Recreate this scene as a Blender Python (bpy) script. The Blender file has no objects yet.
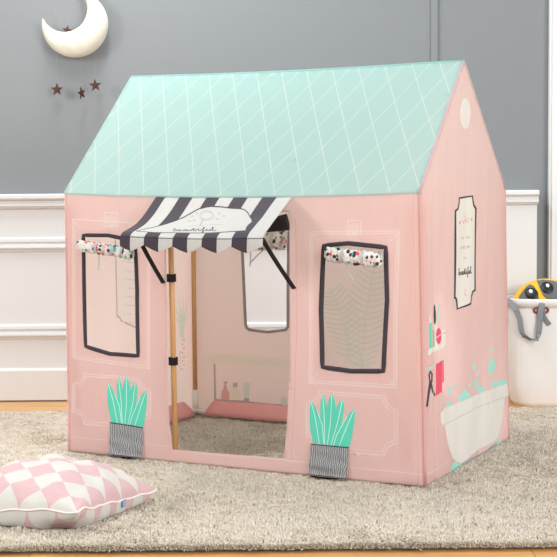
import bpy, bmesh, math, random
import numpy as np
from mathutils import Vector, Matrix, noise
from mathutils.geometry import delaunay_2d_cdt

random.seed(7)
rng = np.random.default_rng(7)
scene = bpy.context.scene
col = scene.collection
PI = math.pi

# ------------------------------------------------------------------ camera
FPX, PITCH, ROLL, CAMZ = 1370.0, 0.0727578, -0.0080481, 0.818
cp, sp, cr, sr = math.cos(PITCH), math.sin(PITCH), math.cos(ROLL), math.sin(ROLL)
XR, UP, FW = np.array([1, 0, 0.]), np.array([0, sp, cp]), np.array([0, cp, -sp])
CR, CU = cr * XR + sr * UP, -sr * XR + cr * UP
CAM = np.array([0, 0, CAMZ])
cd = bpy.data.cameras.new('camera')
cam = bpy.data.objects.new('camera', cd)
col.objects.link(cam)
cd.sensor_width = 36.0
cd.lens = FPX * 36.0 / 557.0
cd.clip_start = 0.05
M = Matrix(((CR[0], CU[0], -FW[0], CAM[0]), (CR[1], CU[1], -FW[1], CAM[1]), (CR[2], CU[2], -FW[2], CAM[2]), (0, 0, 0, 1)))
cam.matrix_world = M
scene.camera = cam

# ------------------------------------------------------------------ world, lights, exposure
world = bpy.data.worlds.new('daylight')
scene.world = world
world.use_nodes = True
bg = world.node_tree.nodes['Background']
bg.inputs[0].default_value = (0.945, 0.975, 1.0, 1)
bg.inputs[1].default_value = 0.85

def area(name, loc, target, sx, sy, power, colour):
    l = bpy.data.lights.new(name, 'AREA')
    l.shape = 'RECTANGLE'
    l.size, l.size_y, l.energy, l.color = sx, sy, power, colour
    o = bpy.data.objects.new(name, l)
    col.objects.link(o)
    o.location = loc
    o.rotation_euler = (Vector(target) - Vector(loc)).to_track_quat('-Z', 'Y').to_euler()
    return o

area('window_daylight', (-4.3, 1.9, 2.2), (0.0, 4.2, 0.6), 0.9, 1.1, 112, (1.0, 0.995, 0.985))
area('front_fill', (3.7, -0.7, 2.2), (0.5, 4.0, 0.3), 2.8, 1.8, 240, (1.0, 0.995, 0.985))  # added broad fill that brightens front, gable and interior, no actual window
area('overhead_fill', (-0.6, 4.62, 2.7), (-0.5, 4.6, 0.0), 1.5, 0.35, 58, (1.0, 0.99, 0.97))  # added fill above the gap behind the tent, lifts its interior; no actual fitting
vs = scene.view_settings
vs.view_transform = 'Standard'
vs.look = 'None'
vs.gamma = 1
vs.use_curve_mapping = False
vs.exposure = 0.0

# ------------------------------------------------------------------ pixel helpers
def ray(px, py):
    a, b = (px - 278.5) / FPX, (278.5 - py) / FPX
    return a * CR + b * CU + FW

def proj(P):
    d = np.array(P, float) - CAM
    z = d @ FW
    return 278.5 + FPX * (d @ CR) / z, 278.5 - FPX * (d @ CU) / z

def at(px, py, Y):
    d = ray(px, py)
    return CAM + d * (Y / d[1])

def at_z(px, py, z):
    d = ray(px, py)
    return CAM + d * ((z - CAMZ) / d[2])

def homography(src, dst):
    A, b = [], []
    for (x, y), (u, v) in zip(src, dst):
        A.append([x, y, 1, 0, 0, 0, -u * x, -u * y]); b.append(u)
        A.append([0, 0, 0, x, y, 1, -v * x, -v * y]); b.append(v)
    h = np.append(np.linalg.solve(np.array(A, float), np.array(b, float)), 1).reshape(3, 3)
    def f(q):
        r = h @ np.array([q[0], q[1], 1.0])
        return (r[0] / r[2], r[1] / r[2])
    return f

# ------------------------------------------------------------------ materials
def new_mat(name):
    m = bpy.data.materials.new(name)
    m.use_nodes = True
    nt = m.node_tree
    return m, nt, nt.nodes['Principled BSDF'], nt.nodes['Material Output']

def nd(nt, kind, **kw):
    n = nt.nodes.new(kind)
    for k, v in kw.items():
        setattr(n, k, v)
    return n

def plain(name, c, rough=0.6, metal=0.0, bump=0.0, bscale=60, var=0.0, vscale=8):
    m, nt, p, out = new_mat(name)
    p.inputs['Base Color'].default_value = (*c, 1)
    p.inputs['Roughness'].default_value = rough
    p.inputs['Metallic'].default_value = metal
    tc = nd(nt, 'ShaderNodeTexCoord')
    if bump:
        n = nd(nt, 'ShaderNodeTexNoise')
        n.inputs['Scale'].default_value = bscale
        n.inputs['Detail'].default_value = 4
        nt.links.new(tc.outputs['Object'], n.inputs['Vector'])
        b = nd(nt, 'ShaderNodeBump')
        b.inputs['Strength'].default_value = bump
        b.inputs['Distance'].default_value = 0.004
        nt.links.new(n.outputs[0], b.inputs['Height'])
        nt.links.new(b.outputs[0], p.inputs['Normal'])
    if var:
        n = nd(nt, 'ShaderNodeTexNoise')
        n.inputs['Scale'].default_value = vscale
        n.inputs['Detail'].default_value = 5
        nt.links.new(tc.outputs['Object'], n.inputs['Vector'])
        r = nd(nt, 'ShaderNodeValToRGB')
        r.color_ramp.elements[0].position, r.color_ramp.elements[1].position = 0.3, 0.7
        r.color_ramp.elements[0].color = (*[x * (1 - var) for x in c], 1)
        r.color_ramp.elements[1].color = (*[min(1, x * (1 + var)) for x in c], 1)
        nt.links.new(n.outputs[0], r.inputs[0])
        nt.links.new(r.outputs[0], p.inputs['Base Color'])
    return m

def cloth_mat(name, c, translucent=0.18, wrinkle=0.35, through=None):
    m, nt, p, out = new_mat(name)
    p.inputs['Base Color'].default_value = (*c, 1)
    p.inputs['Roughness'].default_value = 0.9
    p.inputs['Specular IOR Level'].default_value = 0.15
    p.inputs['Sheen Weight'].default_value = 0.08
    tc = nd(nt, 'ShaderNodeTexCoord')
    mp = nd(nt, 'ShaderNodeMapping')
    mp.inputs['Scale'].default_value = (38, 38, 5)
    nt.links.new(tc.outputs['Object'], mp.inputs['Vector'])
    n1 = nd(nt, 'ShaderNodeTexNoise')
    n1.inputs['Scale'].default_value = 1.0
    n1.inputs['Detail'].default_value = 3
    nt.links.new(mp.outputs[0], n1.inputs['Vector'])
    n2 = nd(nt, 'ShaderNodeTexNoise')
    n2.inputs['Scale'].default_value = 700
    nt.links.new(tc.outputs['Object'], n2.inputs['Vector'])
    mx = nd(nt, 'ShaderNodeMath', operation='MULTIPLY_ADD')
    mx.inputs[1].default_value = 0.06
    nt.links.new(n2.outputs[0], mx.inputs[0])
    nt.links.new(n1.outputs[0], mx.inputs[2])
    b = nd(nt, 'ShaderNodeBump')
    b.inputs['Strength'].default_value = wrinkle
    b.inputs['Distance'].default_value = 0.006
    nt.links.new(mx.outputs[0], b.inputs['Height'])
    nt.links.new(b.outputs[0], p.inputs['Normal'])
    if translucent:
        t = nd(nt, 'ShaderNodeBsdfTranslucent')
        t.inputs[0].default_value = (*(through or c), 1)
        ms = nd(nt, 'ShaderNodeMixShader')
        ms.inputs[0].default_value = translucent
        nt.links.new(p.outputs[0], ms.inputs[1])
        nt.links.new(t.outputs[0], ms.inputs[2])
        nt.links.new(ms.outputs[0], out.inputs[0])
    return m

PINK = (0.90, 0.59, 0.59)
MT = {}
MT['pink'] = cloth_mat('pink_cotton', PINK, 0.70, 0.6, (0.96, 0.80, 0.785))
MT['pink_seam'] = cloth_mat('pink_seam', (0.84, 0.56, 0.53), 0.5)
MT['salmon'] = cloth_mat('salmon_cotton', (0.84, 0.40, 0.385), 0.1)
MT['mint'] = cloth_mat('mint_cotton', (0.33, 0.585, 0.57), 0.62, 0.15, (0.75, 0.895, 0.885))
MT['white'] = cloth_mat('white_cotton', (0.72, 0.715, 0.695), 0.5)
MT['roof_lining'] = cloth_mat('white_roof_lining', (0.94, 0.93, 0.89), 0.8)
MT['print_white'] = cloth_mat('white_print', (0.96, 0.86, 0.845), 0.5, 0.5, (0.98, 0.92, 0.91))
MT['roof_line'] = cloth_mat('white_roof_print', (0.58, 0.74, 0.73), 0.60, 0.15, (0.9, 0.95, 0.92))
MT['print_cream'] = cloth_mat('cream_print', (0.74, 0.71, 0.65))
MT['green'] = cloth_mat('green_print', (0.12, 0.62, 0.46))
MT['vein'] = cloth_mat('vein_print', (0.55, 0.85, 0.76))
MT['aqua'] = cloth_mat('aqua_print', (0.38, 0.70, 0.60))
MT['red'] = cloth_mat('raspberry_print', (0.78, 0.09, 0.15))
MT['rose'] = cloth_mat('rose_print', (0.80, 0.30, 0.33))
MT['dark'] = cloth_mat('charcoal_plum_cotton', (0.050, 0.040, 0.050), 0, 0.2)
MT['black'] = cloth_mat('black_webbing', (0.016, 0.012, 0.013), 0, 0.2)
MT['grey_print'] = cloth_mat('grey_print', (0.42, 0.42, 0.42))
MT['lining'] = cloth_mat('cream_lining', (0.965, 0.945, 0.90), 0.72, 0.2)
MT['g_cream'] = cloth_mat('lining_print_cream', (0.90, 0.93, 0.83), 0.68, 0.2)
MT['g_white'] = cloth_mat('lining_print_white', (0.93, 0.95, 0.91), 0.68, 0.2)
MT['g_grey'] = cloth_mat('lining_print_grey', (0.60, 0.53, 0.50), 0.45, 0.2)
MT['g_mint'] = cloth_mat('lining_print_mint', (0.74, 0.90, 0.79), 0.68, 0.2)
MT['g_rose'] = cloth_mat('lining_print_rose', (0.86, 0.52, 0.49), 0.45, 0.2)
MT['g_frame'] = cloth_mat('lining_window_binding', (0.42, 0.37, 0.36), 0.3, 0.2)

def stripes_mat():          # woven grey pinstripe of the pot flaps
    m = cloth_mat('grey_pinstripe_cotton', (0.3, 0.3, 0.3), 0)
    nt = m.node_tree
    uv = nd(nt, 'ShaderNodeUVMap')
    sx = nd(nt, 'ShaderNodeSeparateXYZ')
    nt.links.new(uv.outputs[0], sx.inputs[0])
    nz = nd(nt, 'ShaderNodeTexNoise')
    nz.inputs['Scale'].default_value = 40
    nt.links.new(uv.outputs[0], nz.inputs['Vector'])
    a = nd(nt, 'ShaderNodeMath', operation='MULTIPLY_ADD')
    a.inputs[1].default_value = 0.012
    nt.links.new(nz.outputs[0], a.inputs[0]); nt.links.new(sx.outputs[0], a.inputs[2])
    w = nd(nt, 'ShaderNodeMath', operation='MULTIPLY')
    w.inputs[1].default_value = 2 * PI / 0.0056
    nt.links.new(a.outputs[0], w.inputs[0])
    s = nd(nt, 'ShaderNodeMath', operation='SINE')
    nt.links.new(w.outputs[0], s.inputs[0])
    r = nd(nt, 'ShaderNodeValToRGB')
    r.color_ramp.elements[0].position, r.color_ramp.elements[1].position = 0.0, 0.75
    r.color_ramp.elements[0].color = (0.15, 0.15, 0.155, 1)
    r.color_ramp.elements[1].color = (0.42, 0.42, 0.415, 1)
    nt.links.new(s.outputs[0], r.inputs[0])
    nt.links.new(r.outputs[0], nt.nodes['Principled BSDF'].inputs['Base Color'])
    return m
MT['pot'] = stripes_mat()

def blind_mat():            # white cotton scattered with red, black, teal and pink motifs
    m = cloth_mat('motif_print_cotton', (0.8, 0.8, 0.77), 0.1)
    nt = m.node_tree
    tc = nd(nt, 'ShaderNodeTexCoord')
    v = nd(nt, 'ShaderNodeTexVoronoi')
    v.inputs['Scale'].default_value = 105
    nt.links.new(tc.outputs['Object'], v.inputs['Vector'])
    lt = nd(nt, 'ShaderNodeMath', operation='LESS_THAN')
    lt.inputs[1].default_value = 0.58
    nt.links.new(v.outputs['Distance'], lt.inputs[0])
    sx = nd(nt, 'ShaderNodeSeparateColor')
    nt.links.new(v.outputs['Color'], sx.inputs[0])
    r = nd(nt, 'ShaderNodeValToRGB')
    r.color_ramp.interpolation = 'CONSTANT'
    e = r.color_ramp.elements
    cols = [(0, (0.70, 0.69, 0.66)), (0.34, (0.70, 0.10, 0.13)), (0.44, (0.03, 0.03, 0.035)), (0.62, (0.70, 0.69, 0.66)), (0.74, (0.10, 0.42, 0.33)), (0.84, (0.80, 0.42, 0.38)), (0.94, (0.05, 0.05, 0.055))]
    e[0].position, e[0].color = 0, (*cols[0][1], 1)
    e[1].position, e[1].color = cols[1][0], (*cols[1][1], 1)
    for p_, c_ in cols[2:]:
        k = e.new(p_); k.color = (*c_, 1)
    nt.links.new(sx.outputs[0], r.inputs[0])
    mx = nd(nt, 'ShaderNodeMix', data_type='RGBA')
    mx.inputs[6].default_value = (0.70, 0.69, 0.66, 1)
    nt.links.new(lt.outputs[0], mx.inputs[0])
    nt.links.new(r.outputs[0], mx.inputs[7])
    nt.links.new(mx.outputs[2], nt.nodes['Principled BSDF'].inputs['Base Color'])
    return m
MT['blind'] = blind_mat()

def wood_mat(name, c1, c2, scale, rough=0.45):
    m, nt, p, out = new_mat(name)
    tc = nd(nt, 'ShaderNodeTexCoord')
    mp = nd(nt, 'ShaderNodeMapping')
    mp.inputs['Scale'].default_value = scale
    nt.links.new(tc.outputs['Object'], mp.inputs['Vector'])
    n = nd(nt, 'ShaderNodeTexNoise')
    n.inputs['Scale'].default_value = 1
    n.inputs['Detail'].default_value = 6
    n.inputs['Distortion'].default_value = 0.6
    nt.links.new(mp.outputs[0], n.inputs['Vector'])
    r = nd(nt, 'ShaderNodeValToRGB')
    r.color_ramp.elements[0].position, r.color_ramp.elements[1].position = 0.3, 0.72
    r.color_ramp.elements[0].color = (*c1, 1)
    r.color_ramp.elements[1].color = (*c2, 1)
    nt.links.new(n.outputs[0], r.inputs[0])
    nt.links.new(r.outputs[0], p.inputs['Base Color'])
    p.inputs['Roughness'].default_value = rough
    return m, nt, p, r, tc
MT['pine'] = wood_mat('pine_pole', (0.50, 0.25, 0.09), (0.66, 0.38, 0.16), (60, 60, 4))[0]

def floor_mat():
    m, nt, p, r, tc = wood_mat('oak_parquet', (0.52, 0.26, 0.085), (0.70, 0.41, 0.17), (3, 45, 20), 0.35)
    br = nd(nt, 'ShaderNodeTexBrick')
    br.inputs['Scale'].default_value = 1.0
    br.inputs['Brick Width'].default_value = 1.1
    br.inputs['Row Height'].default_value = 0.11
    br.inputs['Mortar Size'].default_value = 0.0012
    br.inputs['Color1'].default_value = (1, 1, 1, 1)
    br.inputs['Color2'].default_value = (0.86, 0.84, 0.80, 1)
    br.inputs['Mortar'].default_value = (0.45, 0.38, 0.3, 1)
    nt.links.new(tc.outputs['Object'], br.inputs['Vector'])
    mx = nd(nt, 'ShaderNodeMix', data_type='RGBA', blend_type='MULTIPLY')
    mx.inputs[0].default_value = 1
    nt.links.new(r.outputs[0], mx.inputs[6]); nt.links.new(br.outputs[0], mx.inputs[7])
    nt.links.new(mx.outputs[2], p.inputs['Base Color'])
    return m
MT['floor'] = floor_mat()
MT['wall_grey'] = plain('grey_wall_paint', (0.204, 0.219, 0.228), 0.75, bump=0.03, bscale=90)
MT['wainscot'] = plain('white_satin_paint', (0.70, 0.703, 0.70), 0.4)
MT['plastic'] = plain('cream_plastic', (0.74, 0.70, 0.63), 0.4)

# ------------------------------------------------------------------ object helpers
def props(o, label=None, cat=None, group=None, kind=None):
    if label: o['label'] = label
    if cat: o['category'] = cat
    if group: o['group'] = group
    if kind: o['kind'] = kind
    return o

def empty(name, loc, rz=0.0, **kw):
    o = bpy.data.objects.new(name, None)
    o.empty_display_size = 0.1
    col.objects.link(o)
    o.location = loc
    o.rotation_euler = (0, 0, rz)
    return props(o, **kw)

def mesh_obj(name, me, mats, parent=None, smooth=True):
    o = bpy.data.objects.new(name, me)
    col.objects.link(o)
    for m in (mats if isinstance(mats, (list, tuple)) else [mats]):
        me.materials.append(m)
    if smooth:
        me.polygons.foreach_set('use_smooth', np.ones(len(me.polygons), bool))
    if parent:
        o.parent = parent
    return o

def from_bm(name, bm, mats, parent=None, smooth=True, recalc=True):
    if recalc:
        bmesh.ops.recalc_face_normals(bm, faces=bm.faces)
    me = bpy.data.meshes.new(name)
    bm.to_mesh(me)
    bm.free()
    return mesh_obj(name, me, mats, parent, smooth)

def add_box(bm, x0, x1, y0, y1, z0, z1):
    v = [bm.verts.new(c) for c in [(x0, y0, z0), (x1, y0, z0), (x1, y1, z0), (x0, y1, z0), (x0, y0, z1), (x1, y0, z1), (x1, y1, z1), (x0, y1, z1)]]
    for f in [(0, 3, 2, 1), (4, 5, 6, 7), (0, 1, 5, 4), (1, 2, 6, 5), (2, 3, 7, 6), (3, 0, 4, 7)]:
        bm.faces.new([v[i] for i in f])

def add_tube(bm, pts, rad, n=12, cap=True):
    pts = [Vector(p) for p in pts]
    rr = rad if isinstance(rad, (list, tuple)) else [rad] * len(pts)
    rings = []
    prev = None
    for i, p in enumerate(pts):
        t = (pts[min(i + 1, len(pts) - 1)] - pts[max(i - 1, 0)]).normalized()
        if prev is None:
            a = Vector((0, 0, 1)) if abs(t.z) < 0.9 else Vector((1, 0, 0))
            nrm = t.cross(a).normalized()
        else:
            nrm = (prev - t * prev.dot(t)).normalized()
        prev = nrm
        b = t.cross(nrm)
        rings.append([bm.verts.new(p + (nrm * math.cos(2 * PI * k / n) + b * math.sin(2 * PI * k / n)) * rr[i]) for k in range(n)])
    for r0, r1 in zip(rings, rings[1:]):
        for k in range(n):
            bm.faces.new((r0[k], r0[(k + 1) % n], r1[(k + 1) % n], r1[k]))
    if cap:
        bm.faces.new(list(reversed(rings[0])))
        bm.faces.new(rings[-1])

def tube(name, pts, rad, mat, parent=None, n=12):
    bm = bmesh.new()
    add_tube(bm, pts, rad, n)
    return from_bm(name, bm, mat, parent)

def ribbon(name, pts, width_dir, width, thick, mat, parent=None):
    """flat webbing strap along pts, with a rectangular section"""
    bm = bmesh.new()
    pts = [Vector(p) for p in pts]
    wd = [Vector(w) for w in width_dir] if isinstance(width_dir[0], (tuple, list, Vector)) else [Vector(width_dir)] * len(pts)
    rings = []
    for i, p in enumerate(pts):
        t = (pts[min(i + 1, len(pts) - 1)] - pts[max(i - 1, 0)]).normalized()
        w = (wd[i] - t * wd[i].dot(t)).normalized()
        n = t.cross(w)
        rings.append([bm.verts.new(p + w * a * width / 2 + n * b * thick / 2) for a, b in ((-1, -1), (1, -1), (1, 1), (-1, 1))])
    for r0, r1 in zip(rings, rings[1:]):
        for k in range(4):
            bm.faces.new((r0[k], r0[(k + 1) % 4], r1[(k + 1) % 4], r1[k]))
    bm.faces.new(list(reversed(rings[0]))); bm.faces.new(rings[-1])
    return from_bm(name, bm, mat, parent, smooth=False)

def in_poly(P, poly):
    x, y = P[:, 0], P[:, 1]
    r = np.zeros(len(P), bool)
    pl = np.asarray(poly, float)
    x0, y0 = pl.min(0); x1, y1 = pl.max(0)
    c = np.nonzero((x >= x0) & (x <= x1) & (y >= y0) & (y <= y1))[0]
    if not len(c):
        return r
    xs, ys = x[c], y[c]
    ins = np.zeros(len(c), bool)
    n = len(pl)
    for i in range(n):
        ax, ay = pl[i]; bx, by = pl[(i + 1) % n]
        if ay == by: continue
        k = ((ay > ys) != (by > ys)) & (xs < (bx - ax) * (ys - ay) / (by - ay) + ax)
        ins ^= k
    r[c] = ins
    return r

def subdiv(poly, sp_, closed=True):
    out = []
    n = len(poly)
    for i in range(n if closed else n - 1):
        a, b = np.array(poly[i], float), np.array(poly[(i + 1) % n], float)
        k = max(1, int(math.ceil(np.linalg.norm(b - a) / sp_)))
        for j in range(k):
            out.append(tuple(a + (b - a) * j / k))
    if not closed:
        out.append(tuple(poly[-1]))
    return out

def cloth(name, outer, holes, regions, mats, fmap, parent, spacing=0.01, thick=0.0012, lining=None, offset=-1.0, flip=False):
    """one sewn sheet: outline, cut-outs and the printed shapes are all edges of the same triangulated cloth.
    regions = [(polygon, material key)], later ones print over earlier ones; fmap(u, v) gives the 3-D point."""
    verts, edges = [], []
    def ring(poly, sp_):
        p = subdiv(poly, sp_)
        s = len(verts)
        verts.extend([Vector((a, b)) for a, b in p])
        edges.extend([(s + i, s + (i + 1) % len(p)) for i in range(len(p))])
    ring(outer, spacing)
    for h in holes: ring(h, spacing)
    for r, _ in regions: ring(r, spacing * 1.5)
    o = np.array(outer, float)
    gx = np.arange(o[:, 0].min() + spacing / 2, o[:, 0].max(), spacing)
    gy = np.arange(o[:, 1].min() + spacing / 2, o[:, 1].max(), spacing)
    G = np.array([(a, b) for a in gx for b in gy])
    G = G[in_poly(G, outer)]
    verts.extend([Vector(g) for g in G])
    vo, eo, fo, *_ = delaunay_2d_cdt(verts, edges, [], 0, 1e-6)
    V = np.array([(v.x, v.y) for v in vo])
    F = np.array(fo)
    C = V[F].mean(1)
    keep = in_poly(C, outer)
    for h in holes: keep &= ~in_poly(C, h)
    F, C = F[keep], C[keep]
    keys = list(mats)
    idx = np.zeros(len(F), int)
    for r, k in regions:
        idx[in_poly(C, r)] = keys.index(k)
    a, b, c = V[F[:, 0]], V[F[:, 1]], V[F[:, 2]]
    ar = (b[:, 0] - a[:, 0]) * (c[:, 1] - a[:, 1]) - (c[:, 0] - a[:, 0]) * (b[:, 1] - a[:, 1])
    neg = (ar < 0) ^ flip
    F[neg] = F[neg][:, ::-1]
    used = np.unique(F)
    rm = -np.ones(len(V), int); rm[used] = np.arange(len(used))
    F = rm[F]; V = V[used]
    P = [fmap(u, v) for u, v in V]
    me = bpy.data.meshes.new(name)
    me.from_pydata([tuple(map(float, p)) for p in P], [], F.tolist())
    uvl = me.uv_layers.new(name='UVMap')
    uvl.data.foreach_set('uv', V[F.ravel()].astype(np.float32).ravel())
    ml = [MT[k] for k in keys]
    if lining: ml = ml + [MT[lining]] * len(keys)
    ob = mesh_obj(name, me, ml, parent)
    me.polygons.foreach_set('material_index', idx.astype(np.int32))
    if thick:
        s = ob.modifiers.new('thickness', 'SOLIDIFY')
        s.thickness = thick
        s.offset = offset
        if lining:
            s.material_offset = len(keys)
            s.material_offset_rim = 0
    return ob

def seg_polys(pts, w, closed=False):
    """a stroke of width w as one quad per segment"""
    out = []
    n = len(pts)
    for i in range(n if closed else n - 1):
        a, b = np.array(pts[i], float), np.array(pts[(i + 1) % n], float)
        d = b - a
        L = np.linalg.norm(d)
        if L < 1e-9: continue
        d /= L
        q = np.array([-d[1], d[0]]) * w / 2
        e = d * w * 0.35
        out.append([tuple(a - e + q), tuple(b + e + q), tuple(b + e - q), tuple(a - e - q)])
    return out

def ell(cx, cy, rx, ry, n=18, a0=0.0):
    return [(cx + rx * math.cos(a0 + 2 * PI * k / n), cy + ry * math.sin(a0 + 2 * PI * k / n)) for k in range(n)]

def crop(x0, y0, s):
    return lambda pts: [(x0 + x / s, y0 + y / s) for x, y in pts]

def nz(x, y, z=0.0):
    return noise.noise(Vector((x, y, z)))

# ------------------------------------------------------------------ the room
WY = 5.05                    # front face of the wainscot
def zw(y_left, Y=WY):        # height of a horizontal line read at the left edge of the photograph
    return float(at(30, y_left, Y)[2])

bm = bmesh.new(); add_box(bm, -3.6, 3.6, 1.2, 5.2, -0.05, 0.0)
props(from_bm('floor', bm, MT['floor'], smooth=False), kind='structure')
bm = bmesh.new(); add_box(bm, -3.6, 3.6, WY + 0.045, WY + 0.2, 0.0, 2.75)
props(from_bm('wall_back', bm, MT['wall_grey'], smooth=False), kind='structure')

WX1 = float(at(536.5, 300, WY)[0])
def sweep_x(name, profile, x0, x1, mat, parent=None):
    """moulding: a profile of (distance out from the panel face, z) swept along the wall"""
    bm = bmesh.new()
    A = [bm.verts.new((x0, WY - d, z)) for d, z in profile]
    B = [bm.verts.new((x1, WY - d, z)) for d, z in profile]
    n = len(profile)
    for i in range(n):
        bm.faces.new((A[i], A[(i + 1) % n], B[(i + 1) % n], B[i]))
    bm.faces.new(A); bm.faces.new(list(reversed(B)))
    o = from_bm(name, bm, mat, parent, smooth=False)
    return o

ztop, zbase = zw(194), zw(368.5)
bm = bmesh.new(); add_box(bm, -3.6, WX1, WY, WY + 0.05, 0, ztop - 0.01)
props(from_bm('trim_1', bm, MT['wainscot'], smooth=False), kind='structure')
def round_prof(levels):
    return levels
z1, z2, z3, z4, z5 = zw(194), zw(199.5), zw(203), zw(206), zw(208.8)
rail = [(-0.05, z1), (0.030, z1), (0.034, z1 - 0.004), (0.034, z2 + 0.005), (0.030, z2), (0.018, z2 - 0.002), (0.018, z3 + 0.002), (0.024, z3), (0.024, z4), (0.016, z4 - 0.003), (0.012, z5 + 0.002), (0.0, z5), (-0.05, z5)]
props(sweep_x('trim_2', rail, -3.6, WX1 + 0.002, MT['wainscot']), kind='structure')
def bead(name, ya, yb, x1):
    a, b = zw(ya), zw(yb)
    h = a - b
    pr = [(-0.01, a), (0.004, a), (0.012, a - 0.12 * h), (0.013, a - 0.3 * h), (0.006, a - 0.40 * h), (0.006, a - 0.46 * h), (0.016, a - 0.52 * h), (0.018, a - 0.70 * h), (0.014, a - 0.80 * h), (0.007, a - 0.84 * h), (0.007, a - 0.92 * h), (0.003, b), (-0.01, b)]
    props(sweep_x(name, pr, -3.6, x1, MT['wainscot']), kind='structure')
bead('trim_3', 237, 252, 0.66)
bead('trim_4', 324, 339.5, 0.66)
zb = zw(368)
base = [(-0.02, 0.006), (0.014, 0.006), (0.014, zb - 0.008), (0.009, zb - 0.002), (0.004, zb), (-0.02, zb)]
props(sweep_x('baseboard_back', base, -3.6, WX1, MT['wainscot']), kind='structure')
# flat batten on the grey wall and the white casing at the right edge
bx0, bx1 = float(at(431, 30, WY + .04)[0]), float(at(437.5, 30, WY + .04)[0])
bm = bmesh.new(); add_box(bm, bx0, bx1, WY + 0.038, WY + 0.05, ztop, 2.75)
props(from_bm('trim_5', bm, MT['wall_grey'], smooth=False), kind='structure')
cx0 = float(at(549, 200, WY + .02)[0])
bm = bmesh.new()
add_box(bm, cx0, cx0 + 0.10, WY + 0.015, WY + 0.05, 0, 2.4)
add_box(bm, cx0 + 0.008, cx0 + 0.03, WY + 0.006, WY + 0.02, 0, 2.4)
add_box(bm, cx0 + 0.075, cx0 + 0.095, WY + 0.006, WY + 0.02, 0, 2.4)
props(from_bm('trim_6', bm, MT['wainscot'], smooth=False), kind='structure')

# ------------------------------------------------------------------ the rug
RX0, RX1, RY0, RY1, RZ = -1.45, 1.45, 2.965, 4.70, 0.025
MT['rug_back'] = plain('rug_backing', (0.36, 0.28, 0.21), 0.95)
m, nt, p, out = new_mat('beige_shag')
p.inputs['Roughness'].default_value = 0.95
p.inputs['Specular IOR Level'].default_value = 0.1
p.inputs['Sheen Weight'].default_value = 0.25
at_n = nd(nt, 'ShaderNodeVertexColor', layer_name='tuft')
nt.links.new(at_n.outputs[0], p.inputs['Base Color'])
MT['shag'] = m
bm = bmesh.new(); add_box(bm, RX0, RX1, RY0 + 0.008, RY1, 0.0, 0.006)
rug = from_bm('shag_rug', bm, MT['rug_back'], smooth=False)
props(rug, 'large beige shaggy rug under the pink play tent and the cushion', 'rug')

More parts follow.
